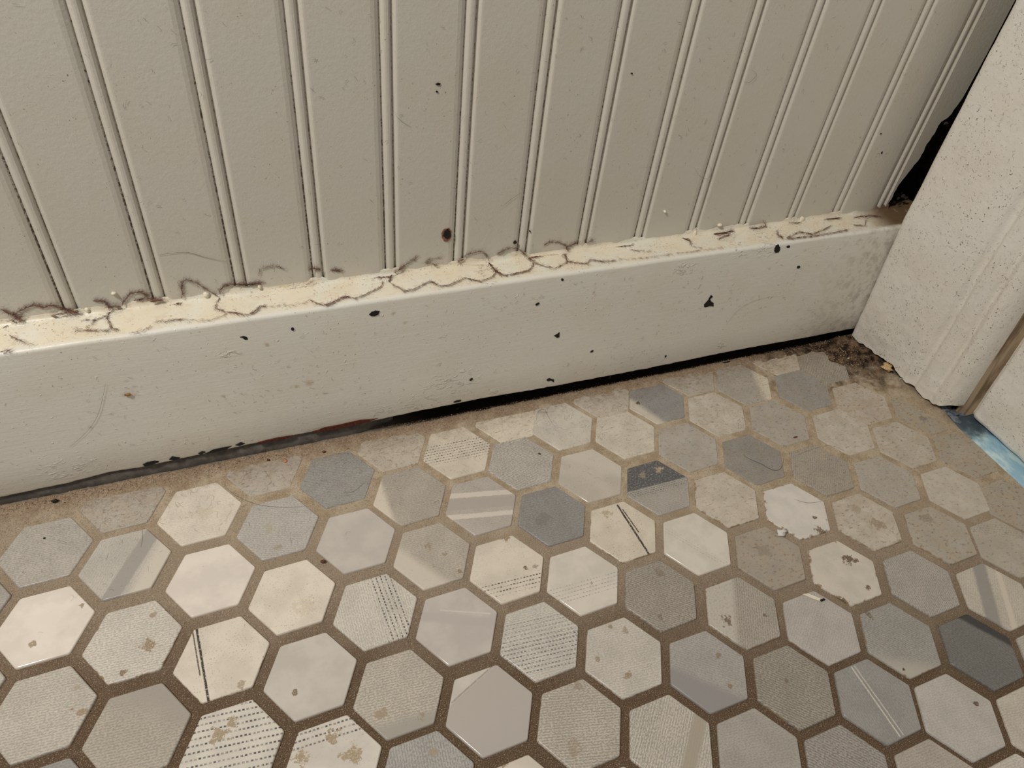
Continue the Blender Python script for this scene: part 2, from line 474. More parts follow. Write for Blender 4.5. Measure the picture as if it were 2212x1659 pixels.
 (5, -1): ((1774, 1353), (182, 173, 167), [('linen', .3, (-28, 100)), ('dash', (1755, 1360), (1780, 1290), 4, 1.6, (160, 152, 146)), ('edge', .4)]),
 (5, 0): ((1895, 1512), (150, 149, 145), [('linen', .3, (70, 100)), ('line', (1838, 1440), (1945, 1592), .7, (206, 198, 178)), ('line', (1845, 1438), (1952, 1588), .6, (198, 190, 172))]),
 (6, -6): ((1486 + 184, 770), (206, 190, 160), [('dust', .6), ('stain', (1672, 758), 7, (92, 68, 50), .9)]),
 (6, -5): ((1548, 893), (203, 192, 172), [('speck', .7), ('dust', .4)]),
 (6, -4): ((1627, 991), (146, 144, 138), [('linen', .3, D1), ('speck', .5), ('dust', .25)]),
 (6, -3): ((1720, 1102), (212, 206, 196), [('edge', 2.4), ('stain', (1770, 1145), 5.5, (128, 102, 76), 1), ('stain', (1760, 1118), 2.0, (110, 84, 60), 1)]),
 (6, -2): ((1824, 1235), (205, 194, 174), [('edge', 2.0), ('stain', (1835, 1210), 6.5, (116, 88, 60), 1), ('stain', (1875, 1270), 2.6, (116, 88, 60), 1), ('stain', (1815, 1300), 6, (120, 94, 66), 1)]),
 (6, -1): ((1944, 1380), (156, 153, 146), [('linen', .6, (100, 45)), ('half', (1890, 1420), (2030, 1440), (178, 170, 154), 5), ('stain', (1875, 1328), 4.0, (120, 96, 70), .9), ('stain', (1953, 1446), 1.8, (90, 64, 42), 1), ('edge', .8)]),
 (6, 0): ((2073, 1546), (186, 181, 173), [('linen', .25, D1), ('stain', (2108, 1520), 2.4, (110, 78, 56), 1)]),
 (7, -6): ((1606, 830), (170, 163, 152), [('speck', 1.0), ('dust', .3), ('half', (1650, 860), (1610, 770), (216, 202, 170), 3)]),
 (7, -5): ((1683, 913), (176, 168, 156), [('speck', .7), ('dust', .4)]),
 (7, -4): ((1774, 1014), (170, 157, 140), [('linen', .7, (6, 100)), ('dust', .3)]),
 (7, -3): ((1872, 1125), (198, 185, 164), [('edge', 1.8), ('dust', .5), ('stain', (1895, 1130), 8, (150, 124, 94), .7), ('stain', (1850, 1100), 6, (160, 136, 106), .6)]),
 (7, -2): ((1990, 1257), (172, 165, 154), [('linen', .7, (60, 100))]),
 (7, -1): ((2119, 1405), (116, 116, 113), [('linen', .6, (100, 60)), ('band', (2090, 1335), (2185, 1385), 6, (52, 52, 52), 2.5)]),
 (7, 0): ((2255, 1572), (200, 187, 166), [('linen', .3, D1)]),
 (8, -7): ((1660, 700), (170, 160, 142), [('dust', .8)]),
 (8, -6): ((1735, 842), (154, 152, 147), [('linen', .3, D1), ('speck', .8), ('dust', .25)]),
 (8, -5): ((1822, 932), (197, 187, 168), [('speck', .5), ('dust', .4)]),
 (8, -4): ((1916, 1038), (178, 171, 158), [('linen', .2, D1), ('dust', .4)]),
 (8, -3): ((2031, 1153), (174, 164, 147), [('dust', .6), ('edge', 1.0), ('stain', (2000, 1120), 7, (140, 118, 88), .6)]),
 (8, -2): ((2152, 1286), (196, 184, 163), [('linen', .3, (5, 100)), ('band', (2118, 1235), (2148, 1350), 7.5, (146, 142, 136), 2.2), ('band', (2158, 1240), (2190, 1350), 3, (208, 196, 172), 1.2)]),
 (9, -7): ((1774, 788), (168, 157, 140), [('linen', .9, (20, 100)), ('dust', .3)]),
 (9, -6): ((1862, 870), (193, 178, 158), [('speck', .5), ('dust', .6)]),
 (9, -5): ((1954, 959), (192, 180, 162), [('dust', .5), ('speck', .4)]),
 (9, -4): ((2063, 1062), (197, 187, 168), [('dust', .3)]),
 (9, -3): ((2176, 1181), (180, 168, 150), [('dust', .3), ('dash', (2110, 1140), (2212, 1150), 8, 1.6, (140, 132, 120))]),
 (10, -6): ((1990, 893), (168, 158, 140), [('dust', .9), ('stain', (1995, 905), 5, (120, 112, 100), .7)]),
 (10, -5): ((2085, 980), (172, 161, 141), [('dust', .7)]),
 (10, -4): ((2192, 1090), (170, 159, 140), [('dust', .7)]),
}
res = []
for k, (px, c, ft) in T.items():
    if px:
        p = fl(*px)
        d = p - lat(*k)
        res.append((lat(*k), d))
def place(k):
    if k in T and T[k][0]:
        return fl(*T[k][0])
    b = lat(*k)
    w = Vector((0, 0, 0))
    s = 0.0
    for q, d in res:
        g = 1.0 / ((q - b).length ** 3 + 1e-6)
        w += d * g
        s += g
    return b + w / s

def tloc(c, u, v):
    """pixel on the floor -> the tile's own plane coordinates"""
    p = fl(u, v) - c
    return (p.x * CR + p.y * SR, -p.x * SR + p.y * CR)

def tile_mat(k, c, col, feats, n):
    t = NT('glazed_tile_%d' % n, 0.34, 0.5)
    sd = (n * 0.371) % 7.0
    vo = t.vec(off=(sd, sd * 1.7, 0))
    x, y, z = t.xyz()
    base = W(col)
    dk = tuple(v * 0.92 for v in base)
    cl = t.mix(t.rng(t.noise(75, vo, 4), 0.36, 0.64), dk, tuple(min(0.86, v * 1.04) for v in base))
    wob = t.math('MULTIPLY', t.math('SUBTRACT', t.noise(420, vo, 2), 0.5), 0.0012)
    rough = 0.34
    hb = None
    post = []
    for f in feats:
        a = f[0]
        if a == 'gloss':
            rough = 0.14
        elif a == 'linen':
            p, q = tloc(c, *T[k][0]), tloc(c, T[k][0][0] + f[2][0], T[k][0][1] + f[2][1])
            th = math.atan2(q[1] - p[1], q[0] - p[0])
            lv = t.vec(off=(sd, sd, 0), scale=(1000, 1700, 1), src=t.vec(rot=-th))
            rv = t.xyz(t.vec(rot=-th))
            rows_ = t.math('SINE', t.math('MULTIPLY_ADD', t.math('MULTIPLY_ADD', wob, 0.08, rv[1]), 2 * math.pi / 0.00115, sd))
            g = t.math('MULTIPLY_ADD', rows_, 0.035 + 0.055 * f[1], t.noise(1.0, lv, 2, 0.6))
            cl = t.mix(t.math('MULTIPLY', t.rng(g, 0.54, 0.40), min(1.0, f[1] * 0.75 + .12)), cl, tuple(v * 0.56 for v in base))
            cl = t.mix(t.math('MULTIPLY', t.rng(g, 0.54, 0.66), min(1.0, f[1] * 0.5 + .08)), cl, tuple(min(0.84, v * 1.22 + .02) for v in base))
            hb = g
        elif a in ('band', 'half', 'half2', 'line', 'dash'):
            p, q = tloc(c, *f[1]), tloc(c, *f[2])
            L = math.hypot(q[0] - p[0], q[1] - p[1])
            ux, uy = (q[0] - p[0]) / L, (q[1] - p[1]) / L
            d = t.math('ADD', t.math('MULTIPLY_ADD', x, -uy, p[0] * uy - p[1] * ux), t.math('MULTIPLY', y, ux))
            al = t.math('ADD', t.math('MULTIPLY_ADD', x, ux, -p[0] * ux - p[1] * uy), t.math('MULTIPLY', y, uy))
            dw = t.math('ADD', d, wob)
            if a == 'band':
                w, s = f[3] * 0.0005, f[5] * 0.0005
                m = t.rng(t.math('ABSOLUTE', dw), w + s, max(w - s, 0.0))
                cl = t.mix(t.math('MULTIPLY', m, 0.92), cl, W(f[4]))
            elif a == 'half':
                s = f[4] * 0.001
                cl = t.mix(t.rng(dw, s, -s), cl, W(f[3]))
            elif a == 'half2':
                s = f[4] * 0.001
                m = t.rng(d, -s, s)
                m = t.math('MULTIPLY', m, t.rng(t.noise(900, vo, 3), 0.36, 0.52, 0.55, 1.0))
                cl = t.mix(m, cl, W(f[3]))
            elif a == 'line':
                w = f[3] * 0.0005
                m = t.rng(t.math('ABSOLUTE', t.math('MULTIPLY_ADD', wob, 0.3, d)), w * 1.5, w * 0.6)
                m = t.math('MULTIPLY', m, t.math('MULTIPLY', t.rng(al, -0.0003, 0.0003), t.rng(al, L + .0003, L - .0003)))
                br = t.rng(t.noise(1300, vo, 2), 0.36, 0.46)
                cl = t.mix(t.math('MULTIPLY', m, t.math('MULTIPLY_ADD', br, 0.7, 0.3)), cl, W(f[4]))
            else:
                w, pitch = f[3] * 0.0005, f[4] * 0.001
                m = t.rng(t.math('ABSOLUTE', t.math('MULTIPLY_ADD', wob, 3.0, d)), w + 0.0012, w - 0.0006)
                row = t.rng(t.math('SINE', t.math('MULTIPLY_ADD', t.math('MULTIPLY_ADD', wob, 0.25, d), 2 * math.pi / pitch, 0.7)), 0.30, 0.95)
                idx = t.math('FLOOR', t.math('MULTIPLY', d, 1 / pitch))
                das = t.rng(t.math('SINE', t.math('ADD', t.math('MULTIPLY', al, 2 * math.pi / 0.0017), t.math('MULTIPLY', idx, 2.3))), -0.8, 0.25)
                br = t.rng(t.noise(380, vo, 3), 0.34, 0.60)
                m = t.math('MULTIPLY', t.math('MULTIPLY', m, row), t.math('MULTIPLY', das, t.math('MULTIPLY_ADD', br, 0.75, 0.25)))
                cl = t.mix(m, cl, W(f[5]))
        else:
            post.append(f)
    # dirt that lies on the glaze
    dirt = None
    for f in post:
        a = f[0]
        if a == 'stain':
            p = tloc(c, *f[1])
            dx = t.math('ADD', x, -p[0])
            dy = t.math('ADD', y, -p[1])
            d = t.math('SQRT', t.math('ADD', t.math('MULTIPLY', dx, dx), t.math('MULTIPLY', dy, dy)))
            r = f[2] * 0.0005
            ns = t.noise(260, vo, 4, 0.7)
            d = t.math('MULTIPLY_ADD', t.math('SUBTRACT', ns, 0.5), 5.0 * r, d)
            m = t.math('MULTIPLY', t.rng(d, r * 1.08, r * 0.75), f[4])
            m = t.math('MULTIPLY', m, t.rng(t.noise(1500, vo, 2), 0.30, 0.46))
            cl = t.mix(m, cl, W(f[3], 0.35))
        elif a == 'speck':
            m = t.rng(t.noise(1500, t.vec(off=(sd, sd, 0), scale=(1, 0.8, 1)), 2, 0.6), 0.60, 0.70)
            m = t.math('MULTIPLY', m, t.rng(t.noise(80, vo, 3), 0.34, 0.60))
            cl = t.mix(t.math('MULTIPLY', m, 0.8 * f[1]), cl, A(104, 80, 56))
        elif a == 'dust':
            m = t.rng(t.noise(120, vo, 5, 0.75), 0.36, 0.64)
            cl = t.mix(t.math('MULTIPLY', m, f[1]), cl, A(172, 154, 126))
            fine = t.rng(t.noise(640, t.vec(off=(sd, 2, 0), scale=(.55, 1, 1), rot=0.5), 5, 0.75), 0.53, 0.68)
            cl = t.mix(t.math('MULTIPLY', fine, min(1, f[1] * 1.1 + .25)), cl, A(108, 88, 67))
            rough = 0.55
        elif a == 'edge':
            ax = t.math('ABSOLUTE', x)
            ay = t.math('ABSOLUTE', y)
            hd = t.math('MAXIMUM', ay, t.math('MULTIPLY_ADD', ax, S3, t.math('MULTIPLY', ay, 0.5)))
            w = f[1] * 0.001
            hd = t.math('MULTIPLY_ADD', t.math('SUBTRACT', t.noise(210, vo, 5, 0.7), 0.5), 5.0 * w, hd)
            cl = t.mix(t.rng(hd, AP - 0.2 * w, AP + 0.25 * w), cl, A(150, 126, 96))
    if c.y > -0.060:
        wy = t.math('ADD', y, t.math('MULTIPLY', t.math('SUBTRACT', t.noise(140, vo, 5, .7), 0.5), 0.030))
        near = t.rng(wy, -0.030 - c.y, -0.006 - c.y)
        wd = t.rng(t.noise(420, t.vec(off=(sd, 5, 0), scale=(.6, 1, 1), rot=.4), 5, .75), 0.40, 0.62)
        cl = t.mix(t.math('MULTIPLY', near, t.math('MULTIPLY_ADD', wd, 0.6, 0.2)), cl, A(126, 101, 78))
    fz = t.rng(t.noise(1050, vo, 2), 0.62, 0.72)
    cl = t.mix(t.math('MULTIPLY', t.math('MULTIPLY', fz, t.rng(t.noise(45, vo, 3), 0.35, 0.65)), 0.30 if rough > 0.2 else 0.08), cl, A(118, 100, 76))
    t.color(cl)
    if 'Coat Weight' in t.b.inputs and rough < 0.2:
        t.b.inputs['Coat Weight'].default_value = 0.4
        t.b.inputs['Coat Roughness'].default_value = 0.08
    t.put(t.b.inputs['Roughness'], t.rng(t.noise(60, vo, 3), 0.3, 0.7, rough * 0.8, min(1, rough * 1.3)))
    if hb is not None:
        t.bump(hb, 0.2, 0.00008)
    else:
        t.bump(t.noise(160, vo, 2), 0.15, 0.0003)
    return t.m

def round_poly(poly, r):
    out = []
    n = len(poly)
    for i in range(n):
        p, a, b = Vector(poly[i]), Vector(poly[i - 1]), Vector(poly[(i + 1) % n])
        da, db = (a - p), (b - p)
        ra, rb = min(r, da.length * 0.4), min(r, db.length * 0.4)
        pa, pb = p + da.normalized() * ra, p + db.normalized() * rb
        out += [pa, (pa + pb) * 0.25 + p * 0.5, pb]
    return out

def inset(poly, d):
    out = []
    n = len(poly)
    for i in range(n):
        a, p, b = Vector(poly[i - 1]), Vector(poly[i]), Vector(poly[(i + 1) % n])
        e1, e2 = (p - a).normalized(), (b - p).normalized()
        n1, n2 = Vector((-e1.y, e1.x)), Vector((-e2.y, e2.x))
        m = n1 + n2
        m = m / max(0.3, m.dot(n1))
        out.append(p + m * d)
    return out

def tile_mesh(poly):
    pl = round_poly(poly, 0.0009)
    n = len(pl)
    rings = [(inset(pl, 0.0), -0.0045), (inset(pl, 0.0), -0.00075), (inset(pl, 0.00018), -0.00028), (inset(pl, 0.00055), 0.0)]
    v, f = [], []
    for r, z in rings:
        v += [(p.x, p.y, z) for p in r]
    for k in range(3):
        for i in range(n):
            j = (i + 1) % n
            f.append((k * n + i, k * n + j, (k + 1) * n + j, (k + 1) * n + i))
    f.append(tuple(range(3 * n, 4 * n)))
    me = mesh('tile', v, f)
    for p in me.polygons[:-1]:
        p.use_smooth = True
    return me

HEX = [((AP / S3) * math.cos(math.radians(60 * i)), (AP / S3) * math.sin(math.radians(60 * i))) for i in range(6)]

def clip(poly, nx, ny, d):
    """keep nx*x + ny*y <= d"""
    out = []
    for i in range(len(poly)):
        a, b = poly[i], poly[(i + 1) % len(poly)]
        fa, fb = nx * a[0] + ny * a[1] - d, nx * b[0] + ny * b[1] - d
        if fa <= 0:
            out.append(a)
        if (fa < 0 < fb) or (fb < 0 < fa):
            s = fa / (fa - fb)
            out.append((a[0] + (b[0] - a[0]) * s, a[1] + (b[1] - a[1]) * s))
    q = []
    for p in out:
        if not q or math.hypot(p[0] - q[-1][0], p[1] - q[-1][1]) > 2e-4:
            q.append(p)
    return q

FULL = tile_mesh(HEX)
FULL.materials.append(None)
rndcol = [(188, 180, 166), (205, 196, 180), (222, 208, 188), (168, 162, 152), (178, 166, 148), (150, 148, 143)]
spare = []
for n, c in enumerate(rndcol):
    kk = (-9, 3)
    T[kk] = ((100, 1300), c, [])
    spare.append(tile_mat(kk, lat(*kk), c, [('linen', .4, D1), ('speck', .4)] if n != 2 else [('gloss',)], 200 + n))
del T[(-9, 3)]
cells = set(T)
for i in range(-13, 11):
    for j in range(-9, 14):
        p = lat(i, j)
        if -0.41 < p.x < 0.375 and -0.47 < p.y < 0.0:
            cells.add((i, j))
tn = 0
for k in sorted(cells):
    c = place(k)
    if k not in T and (c.y > -0.024 and c.x > -0.212 or c.x > 0.30 and c.y > -0.06):
        continue
    if c.x > 0.385 or c.y > 0.012 or c.y < -0.46:
        continue
    ycut = -0.0135 + 0.0030 * math.sin(c.x * 61) + (0.004 if c.x > 0.2 else 0)
    rz = LATROT + math.radians(random.uniform(-0.6, 0.6))
    ca, sa = math.cos(rz), math.sin(rz)
    poly = HEX
    # world half-planes: y <= ycut (wall) and x <= xr (threshold / casing)
    xr = 0.3600 if c.y < -0.10 else 0.352
    poly = clip(poly, sa, ca, ycut - c.y)
    if len(poly) > 2:
        poly = clip(poly, ca, -sa, xr - c.x)
    if c.x > 0.26 and c.y > -0.11 and len(poly) > 2:
        # ragged cut that slants into the corner, in front of the casing
        nx, ny = 0.80, 0.60
        d = nx * 0.343 + ny * -0.040 - (nx * c.x + ny * c.y)
        poly = clip(poly, nx * ca + ny * sa, -nx * sa + ny * ca, d)
    if len(poly) < 3:
        continue
    area = 0.5 * abs(sum(poly[i - 1][0] * poly[i][1] - poly[i][0] * poly[i - 1][1] for i in range(len(poly))))
    if area < 6e-5:
        continue
    cut = len(poly) != 6 or poly != HEX and any(abs(a[0] - b[0]) + abs(a[1] - b[1]) > 1e-6 for a, b in zip(poly, HEX))
    me = tile_mesh(poly) if cut else FULL
    if cut:
        me.materials.append(None)
    o = obj('tile', me, None, floor)
    back = sstep(-0.14, -0.03, c.y + 0.2 * (c.x - 0.1))
    o.location = (c.x, c.y, random.uniform(-0.00012, 0.00012))
    if not cut:
        o.scale = (1 + 0.024 * back - 0.004, 1 + 0.024 * back - 0.004, 1)   # a little grout film widens the pieces by the wall
    o.rotation_euler = (math.radians(random.uniform(-.35, .35)), math.radians(random.uniform(-.35, .35)), rz)
    o.material_slots[0].link = 'OBJECT'
    if k in T:
        o.material_slots[0].material = tile_mat(k, c, T[k][1], T[k][2], tn)
    else:
        o.material_slots[0].material = random.choice(spare)
    tn += 1

# ------------------------------------------------------------------ wall behind: backing and beadboard planks
mb = MB()
mb.box((-0.50, YW + 0.030, -0.01), (0.42, YW + 0.040, 0.62))
wall = obj('wall_back', mb.mesh('wall_back'), M_DARK, None, 'cream painted beadboard wall above the baseboard', 'wall', 'structure')

GP = 0.0375                       # bead spacing
prof = [(0.0000, 0.0), (0.0002, 0.0)]
def bead_profile():
    """cross-section of one plank: flat face, quirk, bead, quirk (x, depth behind the face)"""
    p = [(0.0, 0.0019), (0.0003, 0.0018), (0.0015, 0.0004), (0.0020, 0.0001), (0.0027, 0.0)]
    p += [(0.0285, 0.0), (0.0302, 0.0003), (0.0316, 0.0010), (0.0321, 0.0019)]
    p += [(0.0324, 0.0018), (0.0336, 0.0005), (0.0341, 0.0002), (0.0348, 0.0001), (0.0358, 0.0002), (0.0364, 0.0006), (0.0370, 0.0018)]
    p += [(0.0374, 0.0019)]
    return p
BP = bead_profile()
ZB, ZU = 0.080, 0.60
def plank_mesh(x1=None):
    pts = [q for q in BP]
    v, f = [], []
    n = len(pts)
    for z in (ZB, ZU):
        for (x, d) in pts:
            v.append((x, YW + d, z))
        v.append((pts[-1][0], YW + 0.012, z))
        v.append((pts[0][0], YW + 0.012, z))
    m = n + 2
    for i in range(m):
        j = (i + 1) % m
        f.append((i, j, m + j, m + i))
    f.append(tuple(reversed(range(m))))
    f.append(tuple(range(m, 2 * m)))
    me = mesh('plank', v, f)
    for p in me.polygons:
        p.use_smooth = False
    return me

def plank_mat():
    t = NT('beadboard_plank', 0.42, 0.42)
    oi = t.n.new('ShaderNodeObjectInfo')
    va = t.n.new('ShaderNodeVectorMath')
    va.operation = 'ADD'
    t.put(va.inputs[0], t.co)
    cmb = t.n.new('ShaderNodeCombineXYZ')
    t.put(cmb.inputs[0], t.math('MULTIPLY', oi.outputs['Random'], 40.0))
    t.put(cmb.inputs[2], t.math('MULTIPLY', oi.outputs['Random'], 17.0))
    t.put(va.inputs[1], cmb.outputs[0])
    v0 = va.outputs[0]
    x, y, z = t.xyz()
    b = PAINT
    c = t.mix(t.rng(t.noise(30, v0, 5, 0.6), 0.40, 0.70), b, (b[0] * 1.0, b[1] * 0.98, b[2] * 0.955))
    sp = t.math('MULTIPLY', t.rng(t.noise(900, v0, 2), 0.69, 0.75), t.rng(t.noise(60, v0, 3), 0.42, 0.64))
    c = t.mix(t.math('MULTIPLY', sp, 0.7), c, A(96, 84, 66))
    # grime caught in the two quirks of the bead
    q1 = t.rng(t.math('ABSOLUTE', t.math('SUBTRACT', x, 0.0321)), 0.0006, 0.0002)
    q2 = t.rng(t.math('MINIMUM', x, t.math('ABSOLUTE', t.math('SUBTRACT', x, 0.0373))), 0.0005, 0.0001)
    q = t.math('MAXIMUM', q1, q2)
    gn = t.noise(700, v0, 3, 0.7)
    low = t.rng(z, 0.23, 0.10)
    th = t.math('MULTIPLY_ADD', low, -0.16, 0.60)
    g = t.rng(t.math('SUBTRACT', gn, th), -0.05, 0.06)
    c = t.mix(t.math('MULTIPLY', t.math('MULTIPLY', q, g), 0.85), c, A(86, 68, 46))
    t.color(c)
    st = t.noise(430, v0, 3, 0.6)
    gr = t.math('MULTIPLY', q, t.noise(1500, v0, 1))
    t.bump(t.math('ADD', t.math('ADD', t.math('MULTIPLY', st, 0.6), t.math('MULTIPLY', t.noise(1100, v0, 2), 0.22)), t.math('MULTIPLY', gr, 0.9)), 0.42, 0.0005)
    return t.m
M_PLANK = plank_mat()
PM = plank_mesh()
bx = [0.5 * (on(a, 0, 1, YW).x + on(b, c, 1, YW).x) for a, b, c in ((165, 345, 630), (408, 517, 605), (635, 693, 590), (833, 845, 575), (1024, 995, 555), (1194, 1130, 540), (1357, 1258, 525), (1498, 1380, 515), (1640, 1495, 495), (1772, 1608, 480), (1900, 1717, 466), (2010, 1806, 462), (2123, 1901, 455))]
GP2 = (bx[12] - bx[0]) / 12
X0 = sum(b - GP2 * (i - 3) for i, b in enumerate(bx)) / 13 + 0.0026   # right end of the plank whose bead is the fourth measured
for k in range(-12, 10):
    x = X0 + k * GP2 - GP
    o = obj('plank', PM, M_PLANK, wall)
    o.location = (x, random.uniform(-0.00015, 0.00015), 0)

# last narrow plank, broken away at its foot beside the casing
xl = X0 + 9 * GP2 + 0.0002
mb = MB()
rows = []
edge = [(0.080, 0.0020), (0.0935, 0.0022), (0.105, 0.0045), (0.112, 0.0038), (0.125, 0.0084), (0.133, 0.0118), (0.142, 0.0112), (0.150, 0.0138), (0.156, 0.0128), (0.160, 0.0190), (0.172, 0.0222), (0.20, 0.0232), (0.60, 0.024)]
zz = [0.080 + 0.0024 * i for i in range(50)] + [0.24, 0.4, 0.6]
front, backr = [], []
for z in zz:
    w = interp(edge, z) + (0.0012 * nz(z, 3, 1, 300) if z < 0.165 else 0)
    rw = [(xl, YW + 0.0014, z), (xl + 0.0008, YW + 0.0008, z), (xl + 0.0018, YW, z)]
    rw += [(xl + max(0.0022, w), YW + 0.0001, z), (xl + max(0.0025, w) + 0.0002, YW + 0.009, z)]
    rows.append(rw)
mb.grid(rows)
o = obj('plank', mb.mesh('plank_broken'), M_PLANK, wall)

# ------------------------------------------------------------------ baseboard
bott = [(on(u, v, 1, YF).x, on(u, v, 1, YF).z) for u, v in ((0, 1075), (150, 1043), (240, 1020), (300, 1011), (420, 985), (500, 969), (600, 947), (700, 929), (800, 911), (900, 889), (1050, 860), (1200, 834), (1400, 796), (1600, 755), (1750, 728), (1840, 711))]
bott = [(-0.5, bott[0][1])] + bott + [(0.38, bott[-1][1])]
topf = [(on(u, v, 1, YF).x, on(u, v, 1, YF).z) for u, v in ((0, 764), (239, 731), (470, 701), (698, 670), (832, 648), (1100, 611), (1425, 564), (1697, 530), (1896, 499), (1940, 490))]
zt_av = sum(z for x, z in topf) / len(topf)

def base_mat():
    t = NT('baseboard_paint_front', 0.34, 0.45)
    b = (0.86, 0.84, 0.775)
    c = t.mix(t.rng(t.noise(26, None, 5, 0.6), 0.42, 0.70), b, (b[0] * 0.985, b[1] * 0.965, b[2] * 0.93))
    x, y, z = t.xyz()
    sp = t.math('MULTIPLY', t.rng(t.noise(800, None, 2), 0.68, 0.75), t.rng(t.noise(50, None, 3), 0.40, 0.64))
    c = t.mix(t.math('MULTIPLY', sp, 0.8), c, A(100, 84, 64))
    cr = t.math('MULTIPLY', t.rng(x, 0.27, 0.36), t.rng(t.noise(160, None, 5, 0.7), 0.44, 0.66))
    c = t.mix(t.math('MULTIPLY', cr, 0.45), c, A(120, 98, 74))
    # yellow-brown dried drips
    for (u, v, r) in ((850, 678, 1.6), (577, 745, 1.8), (875, 697, 1.8), (1283, 632, 1.5), (668, 828, 3.0), (640, 835, 2), (483, 855, 1.6)):
        p = on(u, v, 1, YF)
        dx, dz = t.math('SUBTRACT', x, p.x), t.math('SUBTRACT', z, p.z)
        d = t.math('SQRT', t.math('ADD', t.math('MULTIPLY', dx, dx), t.math('MULTIPLY', dz, dz)))
        d = t.math('MULTIPLY_ADD', t.math('SUBTRACT', t.noise(500, None, 3), 0.5), 0.003, d)
        c = t.mix(t.math('MULTIPLY', t.rng(d, r * .001, 0.0), 0.55), c, A(176, 142, 92))
    # ledge stains: thin brown tide lines
    ld = t.math('MULTIPLY', t.rng(z, ZT - .0035, ZT - .0015), t.rng(y, YF + .001, YF + .004))
    tn_ = t.noise(240, t.vec(scale=(.5, 1, 1)), 5, 0.75)
    c = t.mix(t.math('MULTIPLY', t.math('MULTIPLY', t.rng(tn_, 0.52, 0.68), ld), 0.40), c, A(182, 136, 92))
    c = t.mix(t.math('MULTIPLY', ld, 0.55), c, t.mix(t.rng(t.noise(60, None, 4), .4, .65), A(232, 210, 172), A(238, 222, 196)))
    ds = t.math('MULTIPLY', t.rng(t.noise(900, None, 3, .7), 0.58, 0.68), t.rng(t.noise(70, None, 3), 0.42, 0.58))
    c = t.mix(t.math('MULTIPLY', t.math('MULTIPLY', ds, ld), 0.7), c, A(150, 104, 68))
    ex = t.math('MULTIPLY', t.rng(x, 0.318, 0.345), ld)
    c = t.mix(t.math('MULTIPLY', ex, t.rng(t.noise(130, None, 4), 0.22, 0.42)), c, A(122, 96, 70))
    t.color(c)
    br = t.noise(70, t.vec(scale=(1, 1, 11)), 5, 0.68)
    pim = t.rng(t.noise(420, None, 1), 0.73, 0.84)
    # wrinkled, scraped patches low on the face
    wr = None
    for (u, v, r) in ((980, 825, 22), (905, 872, 18), (830, 890, 12), (1075, 850, 9), (1060, 612, 7), (495, 765, 8), (1480, 580, 11), (1560, 745, 8), (150, 1010, 16), (1600, 545, 10), (1660, 540, 12)):
        p = on(u, v, 1, YF)
        dx, dz = t.math('SUBTRACT', x, p.x), t.math('MULTIPLY', t.math('SUBTRACT', z, p.z), 1.8)
        m = t.rng(t.math('SQRT', t.math('ADD', t.math('MULTIPLY', dx, dx), t.math('MULTIPLY', dz, dz))), r * .001, r * .0003)
        wr = m if wr is None else t.math('MAXIMUM', wr, m)
    wn = t.rng(t.noise(230, t.vec(scale=(.6, 1, 1.2)), 3, 0.6, 1.5), 0.52, 0.66)
    h = t.math('ADD', t.math('MULTIPLY', br, 0.28), t.math('MULTIPLY', pim, 0.6))
    h = t.math('ADD', h, t.math('MULTIPLY', t.math('MULTIPLY', wn, wr), 1.1))
    t.bump(t.math('ADD', h, t.math('MULTIPLY', t.noise(600, None, 3), 0.18)), 0.8, 0.0006)
    return t.m
M_BASEF = base_mat()

mb = MB()
rows = []
nx = 420
for i in range(nx + 1):
    x = lerp(-0.50, 0.3795, i / nx)
    zb = interp(bott, x) + 0.0004 * nz(x, 0, 1, 170) + 0.00025 * nz(x, 4, 1, 600)
    zf = ZT + 0.0003 * nz(x, 9, 1, 40) - 0.0012
    wv = 0.00025 * nz(x, 2, 1, 25)
    r = [(x, YW + 0.010, zb + 0.004), (x, YF + 0.006, zb + 0.0015), (x, YF + 0.0012, zb + 0.0003), (x, YF + 0.0003 + wv, zb), (x, YF + wv, zb + 0.0008)]
    for q in (0.25, 0.5, 0.75):
        r.append((x, YF + wv + 0.0002 * nz(x, q * 9, 3, 30), lerp(zb, zf, q)))
    for a in range(7):
        th = math.radians(15 * a)
        r.append((x, YF + wv + 0.0020 * (1 - math.cos(th)), zf - 0.0016 + 0.0020 * math.sin(th) * 1.0))
    for yy in (0.0045, 0.009, 0.014):
        r.append((x, YF + yy, ZT - 0.0008 + 0.0004 * nz(x, yy * 60, 5, 60) + 0.0006 * sstep(0.003, 0.014, yy)))
    r.append((x, YW + 0.0005, ZT + 0.0003))
    r.append((x, YW + 0.010, ZT - 0.001))
    rows.append(r)
mb.grid(rows)
mb.f = [tuple(reversed(f)) for f in mb.f]
baseb = obj('baseboard_back', mb.mesh('baseboard_back', True), M_BASEF, None, 'cream painted flat baseboard with chipped black spots below the beadboard', 'baseboard', 'structure')

# added grey strip: the board's shadow painted in under its left part
t = NT('grey_shadow_strip', 0.8, 0.2)
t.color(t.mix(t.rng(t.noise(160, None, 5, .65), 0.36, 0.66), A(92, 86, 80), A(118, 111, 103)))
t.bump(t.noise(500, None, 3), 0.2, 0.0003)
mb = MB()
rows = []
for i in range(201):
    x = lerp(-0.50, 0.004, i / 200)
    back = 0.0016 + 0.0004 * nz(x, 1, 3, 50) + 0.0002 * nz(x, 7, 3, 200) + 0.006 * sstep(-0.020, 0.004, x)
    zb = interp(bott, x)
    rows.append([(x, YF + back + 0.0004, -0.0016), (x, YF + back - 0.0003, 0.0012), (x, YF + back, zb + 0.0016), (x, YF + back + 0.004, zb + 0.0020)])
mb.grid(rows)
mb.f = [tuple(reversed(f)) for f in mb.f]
o = obj('shadow_strip', mb.mesh('shadow_strip', True), t.m, baseb)
